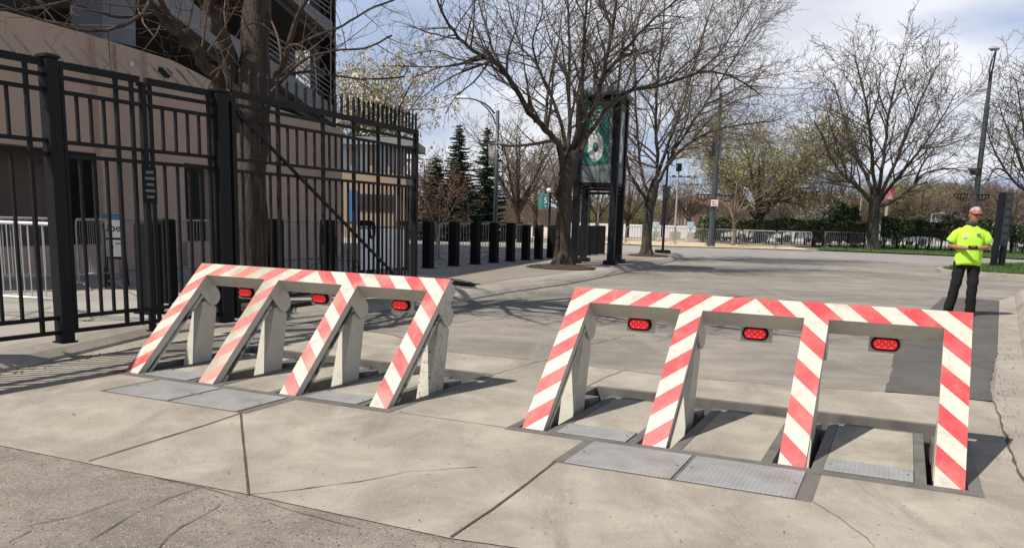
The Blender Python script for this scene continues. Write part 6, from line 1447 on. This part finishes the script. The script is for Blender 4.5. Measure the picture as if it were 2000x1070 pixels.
# shirt: lofted torso with folds and short sleeves
sh = MB(); rg = []
for z, rx, ry, oy in ((.86, .205, .145, 0), (.90, .208, .148, 0), (.98, .205, .142, -.004), (1.08, .203, .138, -.012), (1.18, .206, .138, -.012), (1.30, .212, .138, -.006), (1.38, .212, .130, 0), (1.43, .198, .115, .004), (1.475, .155, .098, .008), (1.515, .105, .082, .0), (1.535, .080, .072, -.005)):
    ring = []
    for k in range(28):
        a = k * 2 * math.pi / 28; c, s = math.cos(a), math.sin(a); e = .8
        x = math.copysign(abs(c) ** e, c) * rx; y = math.copysign(abs(s) ** e, s) * ry + oy
        fold = .006 * math.sin(a * 7 + z * 22) + .005 * math.sin(a * 4 - z * 31); kf = 1 + fold / rx * (1.6 if z < 1.2 else .6)
        ring.append(V((x * kf, y * kf, z + (.012 * math.sin(a * 3) if z < .88 else 0))))
    rg.append(ring)
sh.loft(rg)
for s, S_, E_ in ((1, shL, elL), (-1, shR, elR)):
    d = (E_ - S_).normalized(); S_ = S_ + V((s * .014, 0, .012)); pts = [S_ + V((-s * .09, 0, -.005)), S_ + V((-s * .03, 0, -.002)), S_ + d * .05, S_ + d * .13, S_ + d * .205, S_ + d * .215]
    sh.tube(pts, [.05, .066, .075, .081, .087, .078], 16)
shirt = sh.build('shirt', M['shirt'], man, smooth=True)
bd_ = MB(); bd_.prism([(-.10 + .042 * math.cos(k * .524), -.1365 + .01 * math.cos(k * .524), 1.345 + .032 * math.sin(k * .524)) for k in range(12)], (0, -.012, 0)); bd_.build('white_print', M['sign_white'], shirt)
lg2 = MB(); lg2.box((.065, -.150, 1.365), (.125, -.128, 1.40)); lg2.build('chest_badge', M['sign_greygreen'], shirt)
# trousers
tr = MB()
tr.loft([[V((rx * math.cos(k * .393), ry * math.sin(k * .393), z)) for k in range(16)] for z, rx, ry in ((.98, .165, .115), (.93, .18, .125), (.87, .19, .132), (.80, .17, .12))])
r = random.Random(9)
for h_, k_, a_, s in ((hipL, kneeL, ankL, 1), (hipR, kneeR, ankR, -1)):
    pts, rad = [], []
    for q in range(15):
        u = q / 14; p = h_.lerp(k_, u * 2) if u < .5 else k_.lerp(a_ - V((0, 0, .045)), (u - .5) * 2)
        pts.append(p + V((r.gauss(0, .003), r.gauss(0, .003), 0))); rad.append((.108 - .05 * u if u < .5 else .083 - .012 * (u - .5)) + .005 * math.sin(q * 2.3 + s) + (.006 if q in (6, 11, 13) else 0))
    tr.tube(pts, rad, 14)
tr.build('trousers', M['trouser'], man, smooth=True)
for a_, ang in ((ankL, -.25), (ankR, .25)):
    s_ = MB(); f = V((math.sin(ang) * -1, -math.cos(ang), 0)); n_ = V((-f.y, f.x, 0)); rg = []
    for u, hw_, h in ((-.09, .028, .05), (-.07, .040, .075), (0, .046, .085), (.08, .047, .065), (.15, .047, .05), (.19, .032, .035), (.20, .012, .02)):
        c = V((a_.x, a_.y, 0)) + f * u; rg.append([c + n_ * hw_ * math.cos(q * .785) + Z * (h * .5 + h * .5 * math.sin(q * .785)) for q in range(8)])
    s_.loft(rg); s_.build('shoe', M['shoe'], man, smooth=True)
# cap with brim, sunglasses, neck gaiter
cm_ = MB(); rg = []
for z, s in ((.045, 1.04), (.07, 1.04), (.10, .94), (.127, .72), (.143, .42), (.148, .08)):
    rg.append([hrot((.080 * s * math.cos(k * .2618), (.107 if math.sin(k * .2618) > 0 else .098) * s * math.sin(k * .2618), z)) for k in range(24)])
cm_.loft(rg); cap = cm_.build('cap', M['cap'], man, smooth=True)
bb = MB(); up_, lo_ = [], []
for k in range(13):
    a = math.pi + k * math.pi / 12; c, s = math.cos(a), math.sin(a)
    up_.append((hrot((.078 * c, .092 * s, .058)), hrot((.080 * c, .098 * s + .085 * s, .044 - .012 * abs(c)))))
for i in range(12):
    a, b_ = up_[i]; c_, d_ = up_[i + 1]; dz = V((0, 0, .008)); bb.add([a, c_, d_, b_, a - dz, c_ - dz, d_ - dz, b_ - dz], [(0, 1, 2, 3), (7, 6, 5, 4), (3, 2, 6, 7), (0, 4, 5, 1)])
bb.build('brim', M['cap_brim'], cap, smooth=False)
sg = MB()
for s in (-1, 1):
    sg.loft([[hrot((s * .033 + .029 * math.cos(k * .524), -.094 + .25 * abs(s * .033 + .029 * math.cos(k * .524)) - dy, .018 + .021 * math.sin(k * .524))) for k in range(12)] for dy in (0, .008)])
    sg.bar(hrot((s * .062, -.075, .02)), hrot((s * .080, .015, .02)), .006, .008)
sg.bar(hrot((-.01, -.103, .022)), hrot((.01, -.103, .022)), .006, .006); sg.build('sunglasses', M['lens_black'], man)
gt = MB(); rg = []
for z, rx, ry, y0 in ((1.515, .088, .085, -.005), (1.54, .084, .082, -.012), (1.57, .074, .076, -.02), (1.592, .07, .073, -.028)):
    rg.append([V((rx * math.cos(k * .393) * (1 + .05 * math.sin(k * 2.1 + z * 60)), y0 + ry * math.sin(k * .393), z)) for k in range(16)])
gt.loft(rg); gt.build('neck_gaiter', M['dark_grey'], man, smooth=True)
ph_o = PF + Matrix.Rotation(R(-17), 3, 'Z') @ V((0.0, -.302, 1.165)); ph = MB(); ph.box((-.072, -.008, -.034), (.072, .008, .040)); po = ph.build('phone', M['lens_black'], None, None, bevel=.006)
po.location = ph_o; po.rotation_euler = (R(-50), 0, R(-17)); tag(po, "black phone held in the yellow-shirted man's hands", 'phone')
